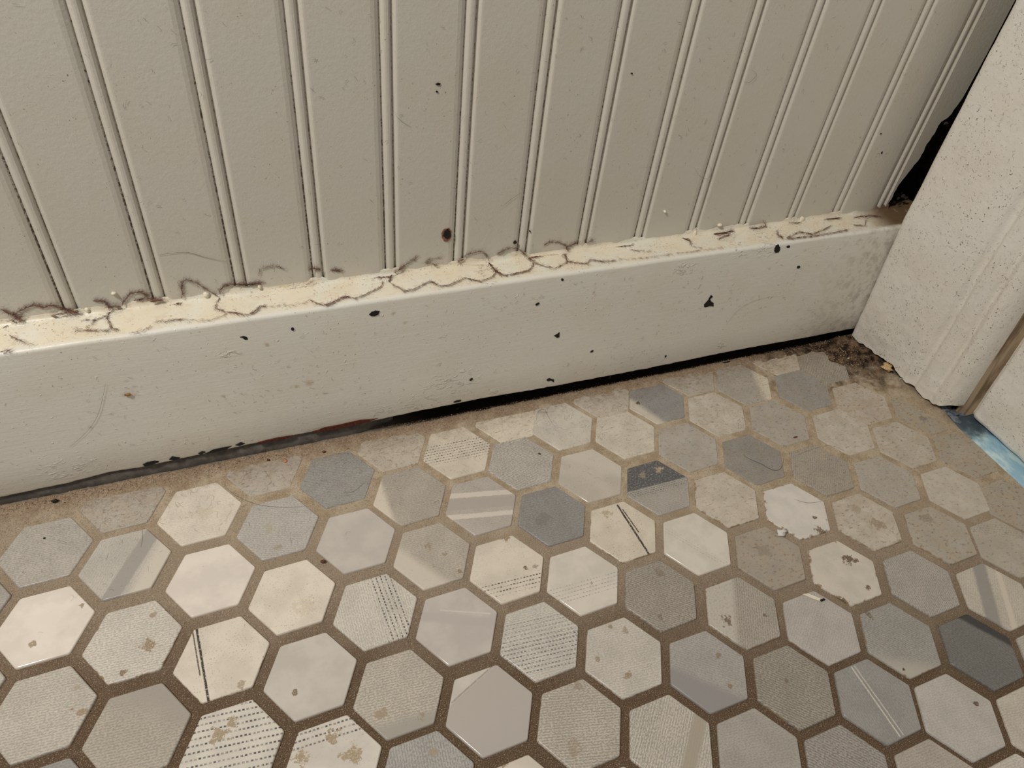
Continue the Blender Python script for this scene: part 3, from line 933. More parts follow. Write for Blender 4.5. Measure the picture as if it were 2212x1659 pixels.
o['label'] = 'grey strip standing in for the shadow under the board'

# caulk fillet where the ledge meets the beadboard, with blobs of paint
mb = MB()
rows = []
for i in range(361):
    x = lerp(-0.50, 0.350, i / 360)
    a = max(0.0010, 0.0022 + 0.0016 * nz(x, 1, 2, 90) + 0.0010 * nz(x, 8, 2, 260))
    b = max(0.0010, 0.0026 + 0.0020 * nz(x, 5, 6, 110) + 0.0009 * nz(x, 3, 7, 300))
    r = []
    for k in range(6):
        th = math.pi / 2 * k / 5
        yy = YW - a * (1 - math.sin(th)) + 0.0001
        zz_ = ZT + 0.0001 + b * (1 - math.cos(th))
        r.append((x, yy, zz_))
    r = [(x, YW + 0.0004 - a - 0.0006, ZT - 0.0006)] + r + [(x, YW + 0.0006, ZT + b + 0.0007)]
    rows.append(r)
mb.grid(rows)
mb.f = [tuple(reversed(f)) for f in mb.f]
caulk = obj('trim_1', mb.mesh('caulk_line', True), M_BASEF, None, 'lumpy cream caulk line between baseboard ledge and beadboard', 'caulk', 'structure')
for n, (u, v, a, b) in enumerate(((1501, 508, 1.3, 3.0), (1733, 476, 2.0, 2.4), (446, 638, 1.5, 1.7), (561, 621, 0.9, 1.2), (188, 671, 1.0, 1.1), (1556, 487, 1.8, 1.0), (1437, 458, .8, .8), (245, 635, 1.1, .6))):
    p = on(u, v, 1, YW - 0.001)
    mb = MB()
    mb.lump((p.x, YW - 0.0004, p.z), (a * .001, 0.0013, b * .001), 10, 6, 0.35, n * 1.9)
    obj('paint_blob', mb.mesh('paint_blob', True), M_CAULK, caulk)

# ------------------------------------------------------------------ chips in the paint
def chip(pts, ax, val, mat, parent, name='paint_chip', proud=0.00012, lab=None):
    """bare spot: an irregular outline given in photograph pixels, lying in the painted face"""
    q = [on(u, v, ax, val) for u, v in pts]
    c = sum(q, Vector((0, 0, 0))) / len(q)
    out = []
    for i in range(len(q)):
        a, b = q[i], q[(i + 1) % len(q)]
        for s in (0.0, 0.33, 0.67):
            p = a.lerp(b, s)
            out.append(p + (p - c) * 0.16 * nz(p.x, p.y, p.z, 900))
    n = len(out)
    off = Vector((0, 0, 0))
    off[ax] = -proud
    off2 = Vector((0, 0, 0))
    off2[ax] = 0.0007
    v = [p + off for p in out] + [p + off2 for p in out]
    f = [tuple(range(n))] + [(i, (i + 1) % n, n + (i + 1) % n, n + i) for i in range(n)]
    o = obj(name, mesh(name, v, f), mat, parent)
    if lab:
        o['label'] = lab
    return o

def ell(u, v, a, b, ang=0, n=8):
    ca, sa = math.cos(math.radians(ang)), math.sin(math.radians(ang))
    return [(u + a * math.cos(2 * math.pi * k / n) * ca - b * math.sin(2 * math.pi * k / n) * sa,
             v + a * math.cos(2 * math.pi * k / n) * sa + b * math.sin(2 * math.pi * k / n) * ca) for k in range(n)]

for pts in ([(797, 680), (803, 674), (812, 671), (820, 672), (817, 679), (809, 683), (801, 683)],
            [(518, 728), (526, 726), (533, 728), (535, 733), (529, 734), (524, 730)],
            ell(632, 711, 3.5, 3.5), ell(1215, 604, 3.0, 2.6), ell(1161, 657, 5, 2.0, -30),
            [(1197, 725), (1203, 722), (1209, 717), (1208, 728), (1203, 730)],
            [(1536, 637), (1530, 648), (1521, 658), (1522, 664), (1533, 661), (1541, 662), (1542, 655), (1537, 652), (1534, 646), (1540, 641)],
            [(1180, 821), (1187, 817), (1197, 820), (1196, 826), (1190, 822), (1184, 824)],
            ell(1679, 538, 6, 9, 20), ell(1703, 533, 4, 2.5, -20), ell(1725, 577, 4, 3, -30), ell(1279, 759, 4, 1.6, -30),
            ell(1438, 770, 3, 1.5, -60), ell(1018, 820, 4, 2, -30), ell(988, 867, 9, 2, -14)):
    chip(pts, 1, YF - 0.0002, M_CHIP, baseb)
for pts in ([(555, 957), (575, 951), (600, 945), (635, 940), (625, 945), (590, 953), (560, 959)],
            [(676, 932), (700, 924), (740, 916), (775, 908), (812, 905), (790, 913), (745, 923), (710, 930), (685, 934)]):
    chip(pts, 1, YF - 0.0003, M_RED, baseb, 'primer_patch', 0.0002)
for pts in ([(308, 1004), (318, 999), (334, 996), (345, 998), (330, 1003), (312, 1007)],
            [(366, 993), (372, 986), (380, 988), (390, 989), (378, 994)],
            [(428, 980), (436, 976), (444, 977), (434, 982)],
            [(446, 980), (460, 972), (480, 968), (500, 964), (490, 970), (462, 977)],
            [(508, 962), (520, 956), (530, 958), (518, 963)]):
    chip(pts, 1, YF - 0.0003, M_CHIP, baseb)
for pts in ([(941, 182), (946, 179), (952, 180), (950, 184), (944, 184)], ell(944, 198, 2.6, 2.0), ell(1113, 524, 4, 3, -40), ell(1365, 159, 2, 1.5), ell(1145, 500, 1.6, 1.6), ell(1905, 330, 3, 1.2, -60), ell(1903, 289, 2, 1, -30)):
    chip(pts, 1, YW - 0.0003, M_CHIP, wall)
chip(ell(965, 507, 11, 15, 10, 10), 1, YW - 0.0003, M_RUST, wall, 'rust_ring', 0.0001)
chip([(966, 494), (973, 500), (973, 512), (966, 517), (957, 509), (960, 500)], 1, YW - 0.0006, M_CHIP, wall, 'nail_hole', 0.0001)

# ------------------------------------------------------------------ right-hand side: casing, jamb, door, threshold
mb = MB()
mb.box((0.392, -0.096, -0.01), (0.402, 0.060, 0.62))
obj('wall_right', mb.mesh('wall_right'), M_DARK, None, 'dark bare wall edge hidden behind the door casing', 'wall', 'structure')

cedge = [(p.z, p.x) for p in (on(u, v, 1, YF - 0.001) for u, v in ((1841, 713), (1868, 652), (1895, 592), (1945, 480), (2000, 371), (2060, 252), (2190, 0)))]
cedge.append((0.60, cedge[-1][1] - 0.002))
cbot = [(-p.y, p.z, p.x) for p in (fl(u, v, 0.003) for u, v in ((1841, 713), (1868, 740), (1890, 760), (1930, 790), (1960, 812), (1990, 835), (2020, 855), (2045, 872)))]
XC0 = cedge[0][1]
# profile of the moulding: distance from the outer edge -> how far the face falls back towards the wall
cprof = [(0.0, 0.0035), (0.0012, 0.0008), (0.004, 0.0), (0.018, 0.0003), (0.034, 0.0012), (0.050, 0.0032), (0.0555, 0.0044), (0.0585, 0.0074), (0.0605, 0.0084), (0.0630, 0.0056), (0.069, 0.0050), (0.0725, 0.0066), (0.0745, 0.0092), (0.0765, 0.0080), (0.079, 0.0060), (0.083, 0.0068), (0.0865, 0.0100), (0.0885, 0.0150), (0.0890, 0.0220)]
ns, nzz = 90, 120
rows = []
for i in range(nzz + 1):
    tz = i / nzz
    row = []
    for j in range(ns + 1):
        s = 0.0890 * j / ns
        y = YF - 0.0006 - s
        zbot = 0.0042 + 0.0016 * nz(s, 3, 0, 90) + 0.0010 * nz(s, 9, 0, 260) + 0.0028 * sstep(0.012, 0.030, s) * (1 - sstep(0.040, 0.055, s)) + 0.0050 * sstep(0.078, 0.089, s)
        z = zbot + (0.60 - zbot) * tz ** 1.9
        fade = 0.7 + 0.3 * sstep(0.0, 0.05, z)
        x = interp(cedge, max(z, 0.0)) + interp(cprof, s) * (fade if 0.052 < s < 0.08 else 1.0)
        x += 0.0007 * nz(y, z, 0, 45) + 0.00035 * nz(y, z, 4, 170)
        row.append((x, y, z))
    rows.append(row)
mb = MB()
mb.grid(rows)
# bottom return and back edges so that the board has its thickness
b0 = rows[0]
n0 = len(mb.v)
mb.v += [(p[0] + 0.0015, p[1], p[2] + 0.0002) for p in b0] + [(0.391, p[1], p[2] + 0.001) for p in b0]
m = len(b0)
for j in range(m - 1):
    mb.f.append((j + 1, j, n0 + j, n0 + j + 1))
    mb.f.append((n0 + j + 1, n0 + j, n0 + m + j, n0 + m + j + 1))
le = [r[0] for r in rows]
n1 = len(mb.v)
mb.v += [(0.391, p[1], p[2]) for p in le]
for i in range(len(le) - 1):
    mb.f.append((i * m, (i + 1) * m, n1 + i + 1, n1 + i))
casing = obj('trim_2', mb.mesh('door_casing', True), M_CASE, None, 'white moulded door casing with chipped foot in the corner', 'door casing', 'structure')

def lean(z):
    return interp(cedge, z) - XC0

# jamb edge: dirty brown strip between casing and door
t = NT('grimy_jamb', 0.6)
g = t.noise(60, t.vec(scale=(1, 8, 0.4)), 4)
t.color(t.mix(t.rng(g, 0.35, 0.65), A(112, 90, 66), A(170, 148, 118)))
M_JAMB = t.m
mb = MB()
rows = []
for i in range(40):
    z = 0.002 + 0.6 * (i / 39) ** 1.6
    lx = lean(z) + XC0
    rows.append([(lx + 0.035, -0.0935, z), (lx + 0.0225, -0.0938, z), (lx + 0.0195, -0.0955, z), (lx + 0.0190, -0.0972, z), (lx + 0.0205, -0.0985, z), (lx + 0.0225, -0.0990, z), (lx + 0.0225, -0.1015, z), (lx + 0.045, -0.1020, z)])
mb.grid(rows)
obj('trim_3', mb.mesh('door_jamb', True), M_JAMB, None, 'grimy brown door jamb strip between casing and door', 'door jamb', 'structure')

# door slab, bottom edge just clear of the threshold
rows = []
dpx = [fl(u, v, 0.004) for u, v in ((2100, 903), (2150, 948), (2212, 1000))]
xd = sum(p.x for p in dpx) / 3
for i in range(90):
    tz = i / 89
    row = []
    for j in range(100):
        y = -0.1030 - 0.30 * (j / 99) ** 1.5
        zb = 0.0042 + 0.0008 * nz(y, 1, 1, 110)
        z = zb + (0.60 - zb) * tz ** 1.8
        e = 0.0022 * (1 - sstep(0.0, 0.003, -0.1030 - y)) + 0.0012 * (1 - sstep(0.0, 0.0022, z - zb))
        row.append((xd + lean(z) + e + 0.0006 * nz(y, z, 1, 50) + 0.0003 * nz(y, z, 7, 180), y, z))
    rows.append(row)
mb = MB()
mb.grid(rows)
m = 100
n0 = len(mb.v)
mb.v += [(xd + 0.036, p[1], p[2]) for p in rows[0]]
for j in range(m - 1):
    mb.f.append((j + 1, j, n0 + j, n0 + j + 1))
n1 = len(mb.v)
mb.v += [(xd + lean(r[0][2]) + 0.036, r[0][1], r[0][2]) for r in rows]
for i in range(len(rows) - 1):
    mb.f.append((i * m, (i + 1) * m, n1 + i + 1, n1 + i))
obj('door_1', mb.mesh('door', True), M_DOOR, None, 'white thickly painted door closed beside the casing', 'door', 'structure')

# threshold strip, with the blue of the daylight put into its colour
t = NT('daylight_tinted_threshold', 0.45, 0.5)
x, y, z = t.xyz()
s1 = t.rng(t.noise(70, t.vec(scale=(2, .8, 1)), 5, 0.65), 0.42, 0.64)
c = t.mix(s1, A(150, 186, 200), A(200, 220, 226))
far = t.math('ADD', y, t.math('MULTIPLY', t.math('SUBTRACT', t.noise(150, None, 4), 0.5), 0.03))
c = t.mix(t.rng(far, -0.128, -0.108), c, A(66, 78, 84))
sc = t.rng(t.noise(420, t.vec(scale=(1, .25, 1)), 4, .7), 0.62, 0.72)
c = t.mix(t.math('MULTIPLY', sc, .7), c, A(70, 84, 92))
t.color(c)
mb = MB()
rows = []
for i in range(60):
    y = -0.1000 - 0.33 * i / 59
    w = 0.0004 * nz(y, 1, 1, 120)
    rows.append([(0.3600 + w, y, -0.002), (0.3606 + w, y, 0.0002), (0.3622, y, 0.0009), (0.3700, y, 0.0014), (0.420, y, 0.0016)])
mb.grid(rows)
obj('trim_4', mb.mesh('threshold', True), t.m, None, 'threshold strip tinted with blue daylight under the white door', 'threshold', 'structure')
# torn grey putty at the foot of the jamb
mb = MB()
for n, (x, y, a, b, h) in enumerate(((0.3655, -0.0905, .0042, .0052, .0016), (0.3700, -0.0960, .0060, .0034, .0018), (0.3635, -0.1000, .0030, .0060, .0013), (0.374, -0.0995, .0050, .0020, .0030))):
    mb.lump((x, y, 0.0005), (a, b, h), 14, 7, 0.5, n * 3.1 + .4)
obj('putty_lump', mb.mesh('putty_lump', True), plain('blue_grey_putty', A(104, 110, 114), 0.6, 0.4, 300, 0.0004), None, 'torn blue-grey putty at the foot of the door jamb', 'putty')

# ------------------------------------------------------------------ dirt
# grit swept against the baseboard
mb = MB()
def grain(x, y, r):
    z = max(grout_z(x, y), 0.0 if False else -1)
    mb.octa((x, y, z + r * 0.35), r, (1, random.uniform(.5, 1), random.uniform(.5, .9)), random.uniform(0, 3.14))
for _ in range(5200):
    x = random.choice((random.uniform(-0.30, -0.05), random.uniform(-0.30, 0.05), random.uniform(-0.05, 0.33)))
    y = -0.0035 - abs(random.gauss(0, 1)) * (0.0062 if x < 0 else 0.0045)
    if y < -0.019:
        continue
    grain(x, y, random.uniform(0.00014, 0.00042))
for _ in range(600):
    x, y = random.gauss(0.330, 0.020), random.gauss(-0.026, 0.012)
    if y > -0.004 or x > interp(cedge, 0.003) - 0.001 + 0.2 * max(0, -y - 0.05):
        continue
    grain(x, y, random.uniform(0.00018, 0.0006))
obj('grit', mb.mesh('grit'), M_GRAIN, None, 'sandy brown grit swept along the foot of the baseboard', 'grit', 'stuff')

def fibre(mb, p, d, nrm, length, r, curl=1.0, seg=5):
    """short hair lying on a surface with normal nrm"""
    d = (d - nrm * d.dot(nrm))
    if d.length < 1e-6:
        return
    d.normalize()
    s = nrm.cross(d)
    k = random.uniform(-1, 1) * curl
    pts = []
    a = 0.0
    q = Vector(p)
    for i in range(seg):
        pts.append(q + nrm * (r * 0.6 + 0.00012 * math.sin(math.pi * i / (seg - 1)) * random.uniform(0.2, 1.2)))
        a += k * 2.2 / seg + random.uniform(-.25, .25) * curl
        q = q + (d * math.cos(a) + s * math.sin(a)) * (length / (seg - 1))
    mb.tube(pts, r, 3)

NY, NZ = Vector((0, -1, 0)), Vector((0, 0, 1))
BACKV = [(0, 698), (400, 643), (690, 612), (832, 592), (1353, 522), (1679, 488), (1860, 460), (1960, 450)]
def ledge_pt(u, v):
    """pixel on the ledge, on the caulk or on the beadboard right above it"""
    if v > interp(BACKV, u):
        return on(u, v, 2, ZT + 0.0001), NZ
    p = on(u, v, 1, YW - 0.0004)
    if p.z < ZT + 0.004:
        k = (ZT + 0.004 - p.z) / 0.004
        p = on(u, v, 1, YW - 0.0004 - 0.0025 * max(0.0, min(1.0, k)))
        return p, (NY + NZ).normalized()
    return p, NY

LINT = [
 (2, [(0, 667), (23, 677), (36, 687), (14, 705)]), (3, [(30, 690), (44, 686), (46, 692)]),
 (2, [(27, 681), (51, 667), (72, 658), (94, 663), (112, 659), (134, 665)]), (5, [(134, 665), (154, 674), (177, 677)]), (1.5, [(107, 685), (127, 678), (145, 677)]),
 (2, [(199, 649), (226, 650), (237, 663), (262, 663), (268, 650), (280, 634), (304, 630), (318, 638)]), (2, [(228, 655), (240, 668), (258, 668)]),
 (1.8, [(253, 667), (235, 677), (231, 688), (240, 708), (253, 712)]), (.8, [(278, 719), (304, 716), (325, 707)]), (.7, [(325, 700), (345, 694), (390, 690)]),
 (1.2, [(163, 714), (197, 714), (233, 714)]), (1, [(175, 692), (203, 692), (226, 684)]), (1, [(185, 710), (200, 700), (205, 690)]), (1, [(160, 720), (166, 710)]),
 (1.5, [(20, 724), (43, 735)]), (.7, [(43, 735), (72, 746)]), (1.5, [(0, 761), (20, 757)]),
 (2, [(289, 649), (316, 644), (340, 649)]), (4, [(325, 652), (340, 650), (362, 652), (383, 656), (392, 652)]), (2.4, [(392, 652), (394, 632), (392, 609)]),
 (1.2, [(393, 609), (402, 604), (422, 609), (437, 618), (451, 629), (468, 638), (475, 639)]),
 (2, [(475, 639), (475, 627), (484, 618), (504, 613)]), (3.5, [(504, 613), (522, 614), (540, 614), (562, 611)]),
 (1.4, [(475, 641), (471, 652), (464, 665), (486, 674), (513, 677), (534, 681)]), (2.2, [(534, 681), (549, 674), (563, 661), (571, 661)]),
 (.5, [(571, 663), (612, 659), (636, 661), (665, 650)]), (1.2, [(668, 647), (684, 656), (706, 659), (726, 650), (748, 641)]),
 (1.8, [(619, 620), (657, 618), (672, 610)]), (.8, [(560, 629), (600, 624), (625, 622)]), (1, [(558, 596), (562, 583), (574, 577), (603, 576), (614, 582)]),
 (3, [(666, 585), (675, 578), (690, 582)]), (3, [(712, 583), (735, 585)]),
 (.6, [(350, 697), (383, 690), (422, 692), (453, 692), (477, 683), (495, 676)]),
 (1.4, [(700, 659), (718, 655), (736, 643), (749, 641), (769, 645), (790, 636), (808, 627), (825, 619), (828, 608)]),
 (2, [(787, 601), (812, 599), (841, 599)]), (4, [(841, 610), (845, 596), (859, 585), (870, 578)]), (1.5, [(870, 578), (879, 570), (892, 562), (902, 554)]),
 (1.5, [(843, 612), (857, 619), (872, 628), (892, 626), (902, 621), (921, 612), (931, 608), (950, 618), (971, 616), (989, 608), (1004, 600), (1020, 605), (1038, 608), (1062, 599), (1072, 587)]),
 (1, [(917, 563), (931, 560), (951, 556)]), (1.2, [(917, 567), (933, 569), (946, 574)]),
 (2.6, [(986, 560), (991, 565), (1000, 560)]), (1.4, [(1000, 558), (1007, 551), (1025, 545), (1040, 542), (1052, 552), (1056, 569)]), (2.5, [(1056, 569), (1067, 581), (1080, 592)]),
 (1, [(1072, 551), (1089, 543), (1100, 536)]),
 (2, [(1055, 565), (1068, 585), (1092, 596), (1119, 590), (1140, 585), (1151, 576), (1152, 565)]), (1.2, [(1073, 549), (1095, 536), (1117, 536), (1128, 543)]), (2.5, [(1128, 543), (1139, 556), (1151, 563)]), (3, [(1140, 556), (1167, 554)]),
 (1.4, [(1175, 530), (1186, 523), (1204, 523), (1222, 530)]), (2.2, [(1222, 534), (1249, 523)]), (4, [(1225, 532), (1220, 549), (1225, 565)]), (1.5, [(1225, 565), (1245, 568), (1267, 570), (1276, 561), (1303, 565), (1325, 563)]),
 (1.2, [(1225, 567), (1200, 579), (1180, 576), (1155, 568)]), (1.8, [(1263, 516), (1269, 525), (1280, 518)]), (1, [(1170, 552), (1200, 549), (1216, 547)]),
 (1.2, [(1330, 534), (1364, 530)]), (2.2, [(1364, 530), (1372, 520)]), (1, [(1357, 540), (1375, 541), (1404, 543)]), (.7, [(1325, 562), (1400, 556), (1480, 545), (1560, 535)]),
 (2, [(1473, 514), (1489, 519), (1494, 531)]), (.8, [(1494, 531), (1514, 536)]), (5, [(1542, 506), (1562, 504), (1582, 498)]), (3, [(1550, 518), (1562, 512), (1575, 508)]),
 (3, [(1618, 493), (1640, 492), (1653, 489), (1651, 481)]), (4, [(1679, 498), (1681, 509), (1690, 513)]), (2, [(1699, 514), (1727, 501), (1754, 506), (1780, 496), (1795, 488)]),
 (2, [(1704, 481), (1727, 481)]), (3, [(1780, 474), (1815, 471)]), (1.6, [(1843, 486), (1868, 488), (1871, 476)]), (3, [(1845, 470), (1880, 466), (1900, 468)]), (2, [(1700, 516), (1760, 510), (1830, 497)]),
]
mb = MB()
for w, pl in LINT:
    if w >= 1.2:
        rib = []
        for (a, b) in zip(pl, pl[1:]):
            L = math.hypot(b[0] - a[0], b[1] - a[1])
            m = max(2, int(L / 1.6))
            nx_, ny_ = -(b[1] - a[1]) / L, (b[0] - a[0]) / L
            for q in range(m + 1):
                s_ = q / m
                u, v = lerp(a[0], b[0], s_), lerp(a[1], b[1], s_)
                off_ = 1.1 * nz(u * .09, v * .09, 2.0)
                hw = max(0.12, 0.42 * w ** 0.75 * (0.55 + 1.1 * nz(u * .13, v * .13, 9.0)))
                pp = []
                for sg in (-1, 1):
                    p, nm = ledge_pt(u + nx_ * (off_ + sg * hw), v + ny_ * (off_ + sg * hw))
                    pp.append(p + nm * 0.00022)
                rib.append(pp)
        mb.grid(rib)
    for (a, b) in zip(pl, pl[1:]):
        L = math.hypot(b[0] - a[0], b[1] - a[1])
        k = max(3, int(L * 1.3 * w))
        for _ in range(k):
            s = random.random()
            sp = 0.9 * math.sqrt(w) + (0.4 if random.random() < .9 else 4)
            u, v = lerp(a[0], b[0], s) + random.gauss(0, sp), lerp(a[1], b[1], s) + random.gauss(0, sp * 0.8)
            p, nm = ledge_pt(u, v)
            q, _n = ledge_pt(u + (b[0] - a[0]) / L * 4, v + (b[1] - a[1]) / L * 4)
            d = q - p + Vector((random.gauss(0, .0003), random.gauss(0, .0003), random.gauss(0, .0003)))
            fibre(mb, p, d, nm, random.uniform(0.0006, 0.0028), random.uniform(0.000028, 0.00005), 0.7)
obj('lint', mb.mesh('lint'), M_LINT, None, 'brown lint and hair matted along the baseboard ledge', 'lint', 'stuff')

# short stray hairs clinging to paint and tiles
mb = MB()
for _ in range(1100):
    p = Vector((random.uniform(-0.20, 0.345), YW - 0.0003, random.uniform(0.10, 0.30)))
    if nz(p.x, 0, p.z, 28) + random.uniform(-.3, .3) < 0:
        continue
    fibre(mb, p, Vector((random.gauss(0, 1), 0, random.gauss(0, .6))), NY, random.uniform(.0006, .0030), random.uniform(.00003, .00006), 1.2)
for _ in range(1100):
    p = Vector((random.uniform(-0.25, 0.345), YF - 0.0002, random.uniform(0.006, 0.090)))
    if nz(p.x, 4, p.z, 28) + random.uniform(-.3, .3) < 0:
        continue
    fibre(mb, p, Vector((random.gauss(0, 1.2), 0, random.gauss(0, .5))), NY, random.uniform(.0006, .0028), random.uniform(.00003, .00006), 1.2)
for _ in range(800):
    z, y = random.uniform(0.008, 0.30), random.uniform(-0.088, -0.008)
    s = YF - 0.0006 - y
    p = Vector((interp(cedge, z) + interp(cprof, s) - 0.0004, y, z))
    fibre(mb, p, Vector((0, random.gauss(0, 1), random.gauss(0, 1))), Vector((-1, 0, 0)), random.uniform(.0006, .0026), random.uniform(.000028, .00006), 1.5)
for _ in range(350):
    z, y = random.uniform(0.008, 0.12), random.uniform(-0.20, -0.106)
    p = Vector((xd + lean(z) - 0.0004, y, z))
    fibre(mb, p, Vector((0, random.gauss(0, 1), random.gauss(0, 1))), Vector((-1, 0, 0)), random.uniform(.0006, .0026), random.uniform(.000028, .00006), 1.5)
for _ in range(3600):
    x = random.uniform(-0.22, 0.35)
    y = -0.010 - abs(random.gauss(0, 1)) * 0.024 * (1 + max(0, x) * 3)
    if y < -0.2 or (x > 0.352 and y > -0.1):
        continue
    p = Vector((x, y, 0.0002))
    fibre(mb, p, Vector((random.gauss(0, 1), random.gauss(0, 1), 0)), NZ, random.choice((random.uniform(.0004, .0014), random.uniform(.0006, .0050))), random.uniform(.000018, .000040), 1.4)
obj('stray_hair', mb.mesh('stray_hair'), M_FLECK, None, 'short stray hairs and lint specks stuck to paint and tiles', 'lint', 'stuff')

def hair(pl, surf, label, r=0.00006):
    pts = []
    for (u, v) in pl:
        if surf == 'floor':
            pts.append(fl(u, v, 0.0004))
        elif surf == 'face':
            pts.append(on(u, v, 1, YF - 0.0004))
        else:
            pts.append(on(u, v, 1, YW - 0.0004))
    out = []
    n = len(pts)
    for i in range(n - 1):
        p0, p1, p2, p3 = pts[max(i - 1, 0)], pts[i], pts[i + 1], pts[min(i + 2, n - 1)]
        for s in range(6):
            q = s / 6
            out.append(0.5 * ((2 * p1) + (p2 - p0) * q + (2 * p0 - 5 * p1 + 4 * p2 - p3) * q * q + (3 * p1 - p0 - 3 * p2 + p3) * q ** 3))
    out.append(pts[-1])
    m = MB()
    m.tube(out, r, 4)
    obj('hair', m.mesh('hair', True), M_HAIR, None, label, 'hair')

c6 = lambda L: [(1100 + .3014 * a, 700 + .3014 * b) for a, b in L]
c5 = lambda L: [(400 + .3345 * a, 800 + .3345 * b) for a, b in L]
hair(c6([(1680, 930), (1700, 955), (1800, 1000), (1890, 1045), (1940, 1040), (1960, 1000), (1965, 955)]), 'floor', 'long dark hair curled into a hook on dark grey tile', .00010)
hair(c5([(250, 745), (330, 810), (430, 855), (520, 875), (650, 885), (780, 875)]), 'floor', 'long thin hair arching across two tiles and their grout joint')
hair(c5([(1020, 790), (1090, 780), (1145, 735), (1150, 728)]), 'floor', 'short curved hair on blue-grey tile near baseboard')
hair([(306, 1135), (308, 1160), (304, 1182)], 'floor', 'short straight hair on grey tile with a dark diagonal band', .00005)
hair([(1715, 1078), (1745, 1086), (1782, 1082)], 'floor', 'thin hair on white tile with grout-smeared edges')
hair(c6([(195, 690), (200, 640), (245, 610), (290, 680), (330, 740)]), 'floor', 'looped hair on pale tile beside the baseboard')
hair([(228, 828), (224, 850), (212, 895), (190, 930), (150, 967)], 'face', 'long hair stuck slanting down the baseboard face')
hair([(1570, 700), (1595, 670), (1630, 650), (1680, 638)], 'face', 'faint curved hair on the baseboard near the casing', .00004)
hair([(632, 950), (665, 932), (700, 921)], 'face', 'hair lying low on the baseboard above red primer', .00005)
hair([(340, 551), (380, 546), (410, 546), (440, 555), (462, 560), (490, 565)], 'wall', 'thin bent hair on the beadboard between two beads', .00007)
hair([(1085, 446), (1105, 430), (1125, 417)], 'wall', 'straight thin hair on the beadboard beside a bead', .00005)
hair([(855, 250), (868, 262), (888, 275)], 'wall', 'faint curved hair high on the beadboard', .00005)
hair([(1720, 985), (1742, 975), (1790, 962), (1825, 975)], 'floor', 'faint hair across dusty tiles near the casing', .00005)
hair([(1606, 176), (1618, 178), (1628, 171), (1634, 160), (1626, 152)], 'wall', 'small hooked hair beside a bead high on the beadboard', .00006)
hair([(1500, 362), (1512, 380), (1528, 386), (1537, 372), (1530, 352)], 'wall', 'faint looped hair crossing a bead of the beadboard', .00005)
hair([(1322, 1607), (1345, 1609)], 'floor', 'tiny dark hair on beige linen tile', .00005)

def crumb(name, label, cat, u, v, rad, mat, surf='floor', seed=1.0, rough=.5, z=None):
    if surf == 'floor':
        p = fl(u, v, 0.0)
        cz = heap(p.x, p.y) + rad[2] * 0.7 + 0.0001
        p = (p.x, p.y, cz if z is None else z)
    elif surf == 'face':
        p = on(u, v, 1, YF - rad[1] * .8)
    m = MB()
    m.lump(p, rad, 12, 8, rough, seed)
    return obj(name, m.mesh(name, True), mat, None, label, cat)

mm = 0.001
crumb('seed', 'small round brown seed in the grout joint beside pale grey tile', 'seed', 698, 1214, (1.2 * mm, .9 * mm, .8 * mm), M_BROWN, seed=2)
crumb('lint_ball', 'white fluffy lint ball beside white smeared tile', 'lint', 1688, 1153, (3.0 * mm, 1.9 * mm, 1.6 * mm), M_WHITE, seed=3, rough=.9)
crumb('wood_splinter', 'reddish brown splinter on dusty grey tile', 'splinter', 1718, 945, (1.7 * mm, .55 * mm, .4 * mm), plain('red_brown', A(112, 52, 34), .6), seed=4, rough=.2)
crumb('plaster_crumb', 'yellowish torn plaster crumb in the dirty corner', 'crumb', 1913, 800, (3.2 * mm, 3.6 * mm, 1.6 * mm), M_TAN, seed=5, rough=1.1)
crumb('plaster_crumb', 'smaller beige plaster crumb beside the casing foot', 'crumb', 1912, 770, (2.4 * mm, 2.0 * mm, 1.3 * mm), M_TAN, seed=15, rough=1.0)
crumb('paint_flake', 'white oval paint flake in front of the casing foot', 'paint flake', 1943, 823, (1.9 * mm, .6 * mm, .4 * mm), M_WHITE, seed=6, rough=.2)
crumb('paint_flake', 'tiny white paint flake in the dark corner dirt', 'paint flake', 1831, 777, (.9 * mm, .5 * mm, .4 * mm), M_WHITE, seed=7, rough=.4)
crumb('paint_flake', 'black paint sliver on the floor under the baseboard', 'paint flake', 1568, 784, (3.2 * mm, .6 * mm, .35 * mm), M_CHIP, seed=8, rough=.3, z=0.0008)
crumb('paint_flake', 'orange-brown flake on grey-pink tile by the baseboard', 'paint flake', 616, 996, (1.1 * mm, 1.3 * mm, .3 * mm), plain('orange_flake', A(178, 118, 84), .7), seed=9, rough=.4)
crumb('seed', 'tiny dark seed at the rim of grey-pink tile by the baseboard', 'seed', 580, 995, (.8 * mm, .7 * mm, .6 * mm), M_BROWN, seed=10)
crumb('seed', 'brown seed in grout above blue-grey tile', 'seed', 700, 977, (.9 * mm, .7 * mm, .6 * mm), M_BROWN, seed=11)
crumb('dirt_crumb', 'black dirt crumb in sandy grit by the baseboard', 'crumb', 120, 1085, (1.6 * mm, .9 * mm, .7 * mm), M_CHIP, seed=12, rough=.9, z=0.0012)
crumb('dirt_crumb', 'black speck on grey linen tile', 'crumb', 96, 1163, (.5 * mm, .4 * mm, .3 * mm), M_CHIP, seed=13)
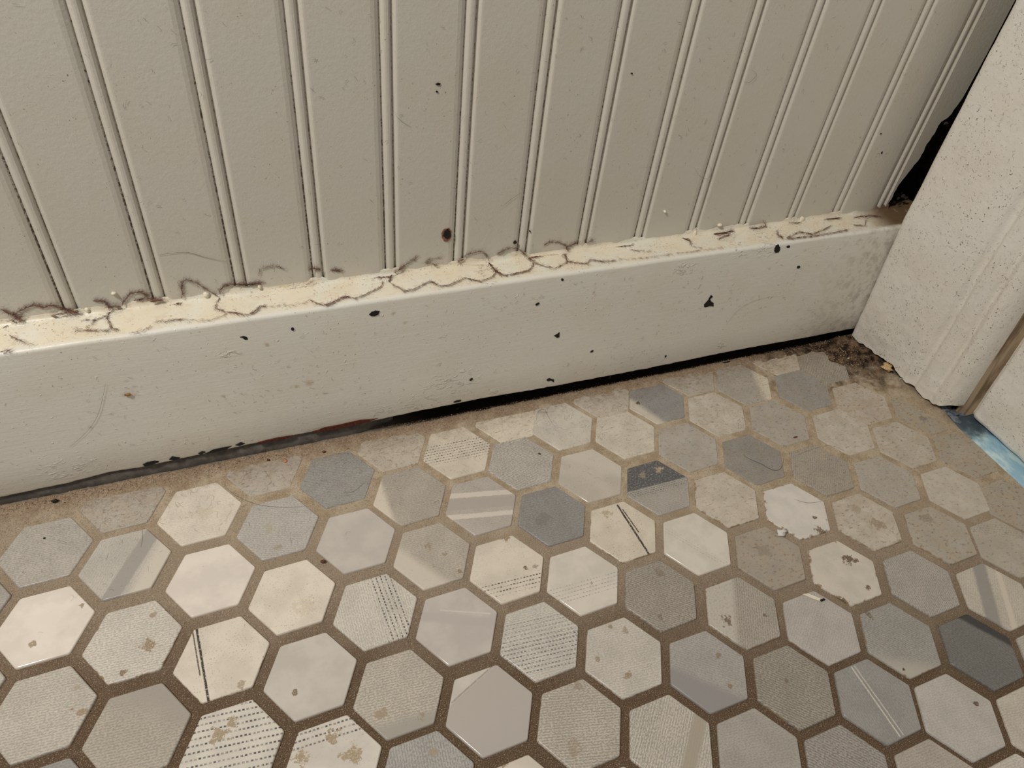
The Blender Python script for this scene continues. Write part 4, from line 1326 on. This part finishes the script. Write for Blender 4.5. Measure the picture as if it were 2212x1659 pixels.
# torn sliver of glaze at the rim of a grey tile
m = MB()
a = [fl(u, v, 0.0003) for u, v in ((1733, 1284), (1745, 1283), (1765, 1291), (1782, 1299), (1774, 1300), (1755, 1294))]
m.v = [p + Vector((0, 0, .0005)) for p in a] + list(a)
m.f = [tuple(range(6))] + [(i, (i + 1) % 6, 6 + (i + 1) % 6, 6 + i) for i in range(6)]
obj('paint_flake', m.mesh('curled_flake'), M_CAULK, None, 'pale curled flake on the rim of lilac-grey tile', 'paint flake')
crumb('dirt_crumb', 'black crumb at the tip of the pale curled flake', 'crumb', 1775, 1298, (1.6 * mm, .6 * mm, .4 * mm), M_CHIP, seed=16, rough=.6, z=.0010)

# dead gnat on the baseboard: body, wings, legs
gp = on(277, 853, 1, YF - 0.0007)
gn = obj('gnat', None, None, None, 'tiny orange-brown dead insect on the baseboard face', 'insect')
gn.location = gp
M_GNAT = plain('gnat_brown', A(150, 98, 40), .5)
m = MB()
m.lump((0, 0, 0), (.0013, .0006, .0007), 10, 6, .3, 1)
m.lump((-.0013, 0, .0003), (.0005, .0004, .0004), 8, 5, .2, 2)
obj('body', m.mesh('gnat_body', True), M_GNAT, gn)
for (dx, dz) in ((.0045, -.0009), (-.0035, .0004), (.0020, -.0012), (.0030, .0006)):
    m = MB()
    m.tube([(0, 0, 0), (dx * .5, .0001, dz * .2), (dx, .0003, dz)], .00006, 3)
    obj('leg', m.mesh('gnat_leg'), M_GNAT, gn)

# loose muck and cobweb in the hole between beadboard and casing
mb = MB()
for n in range(26):
    z = random.choice((random.gauss(0.158, 0.004), random.uniform(0.0975, 0.105)))
    mb.lump((0.3555 + random.uniform(0, .010) + 0.02 * (z - 0.1), YW + random.uniform(0.0, .006), z), (random.uniform(.0004, .0016), random.uniform(.0004, .001), random.uniform(.0004, .0014)), 8, 5, .9, n * 1.3)
obj('cobweb_muck', mb.mesh('cobweb_muck'), plain('dark_muck', A(46, 38, 32), .9, .5, 900), None, 'dark cobweb muck in the gap between beadboard and casing', 'muck', 'stuff')
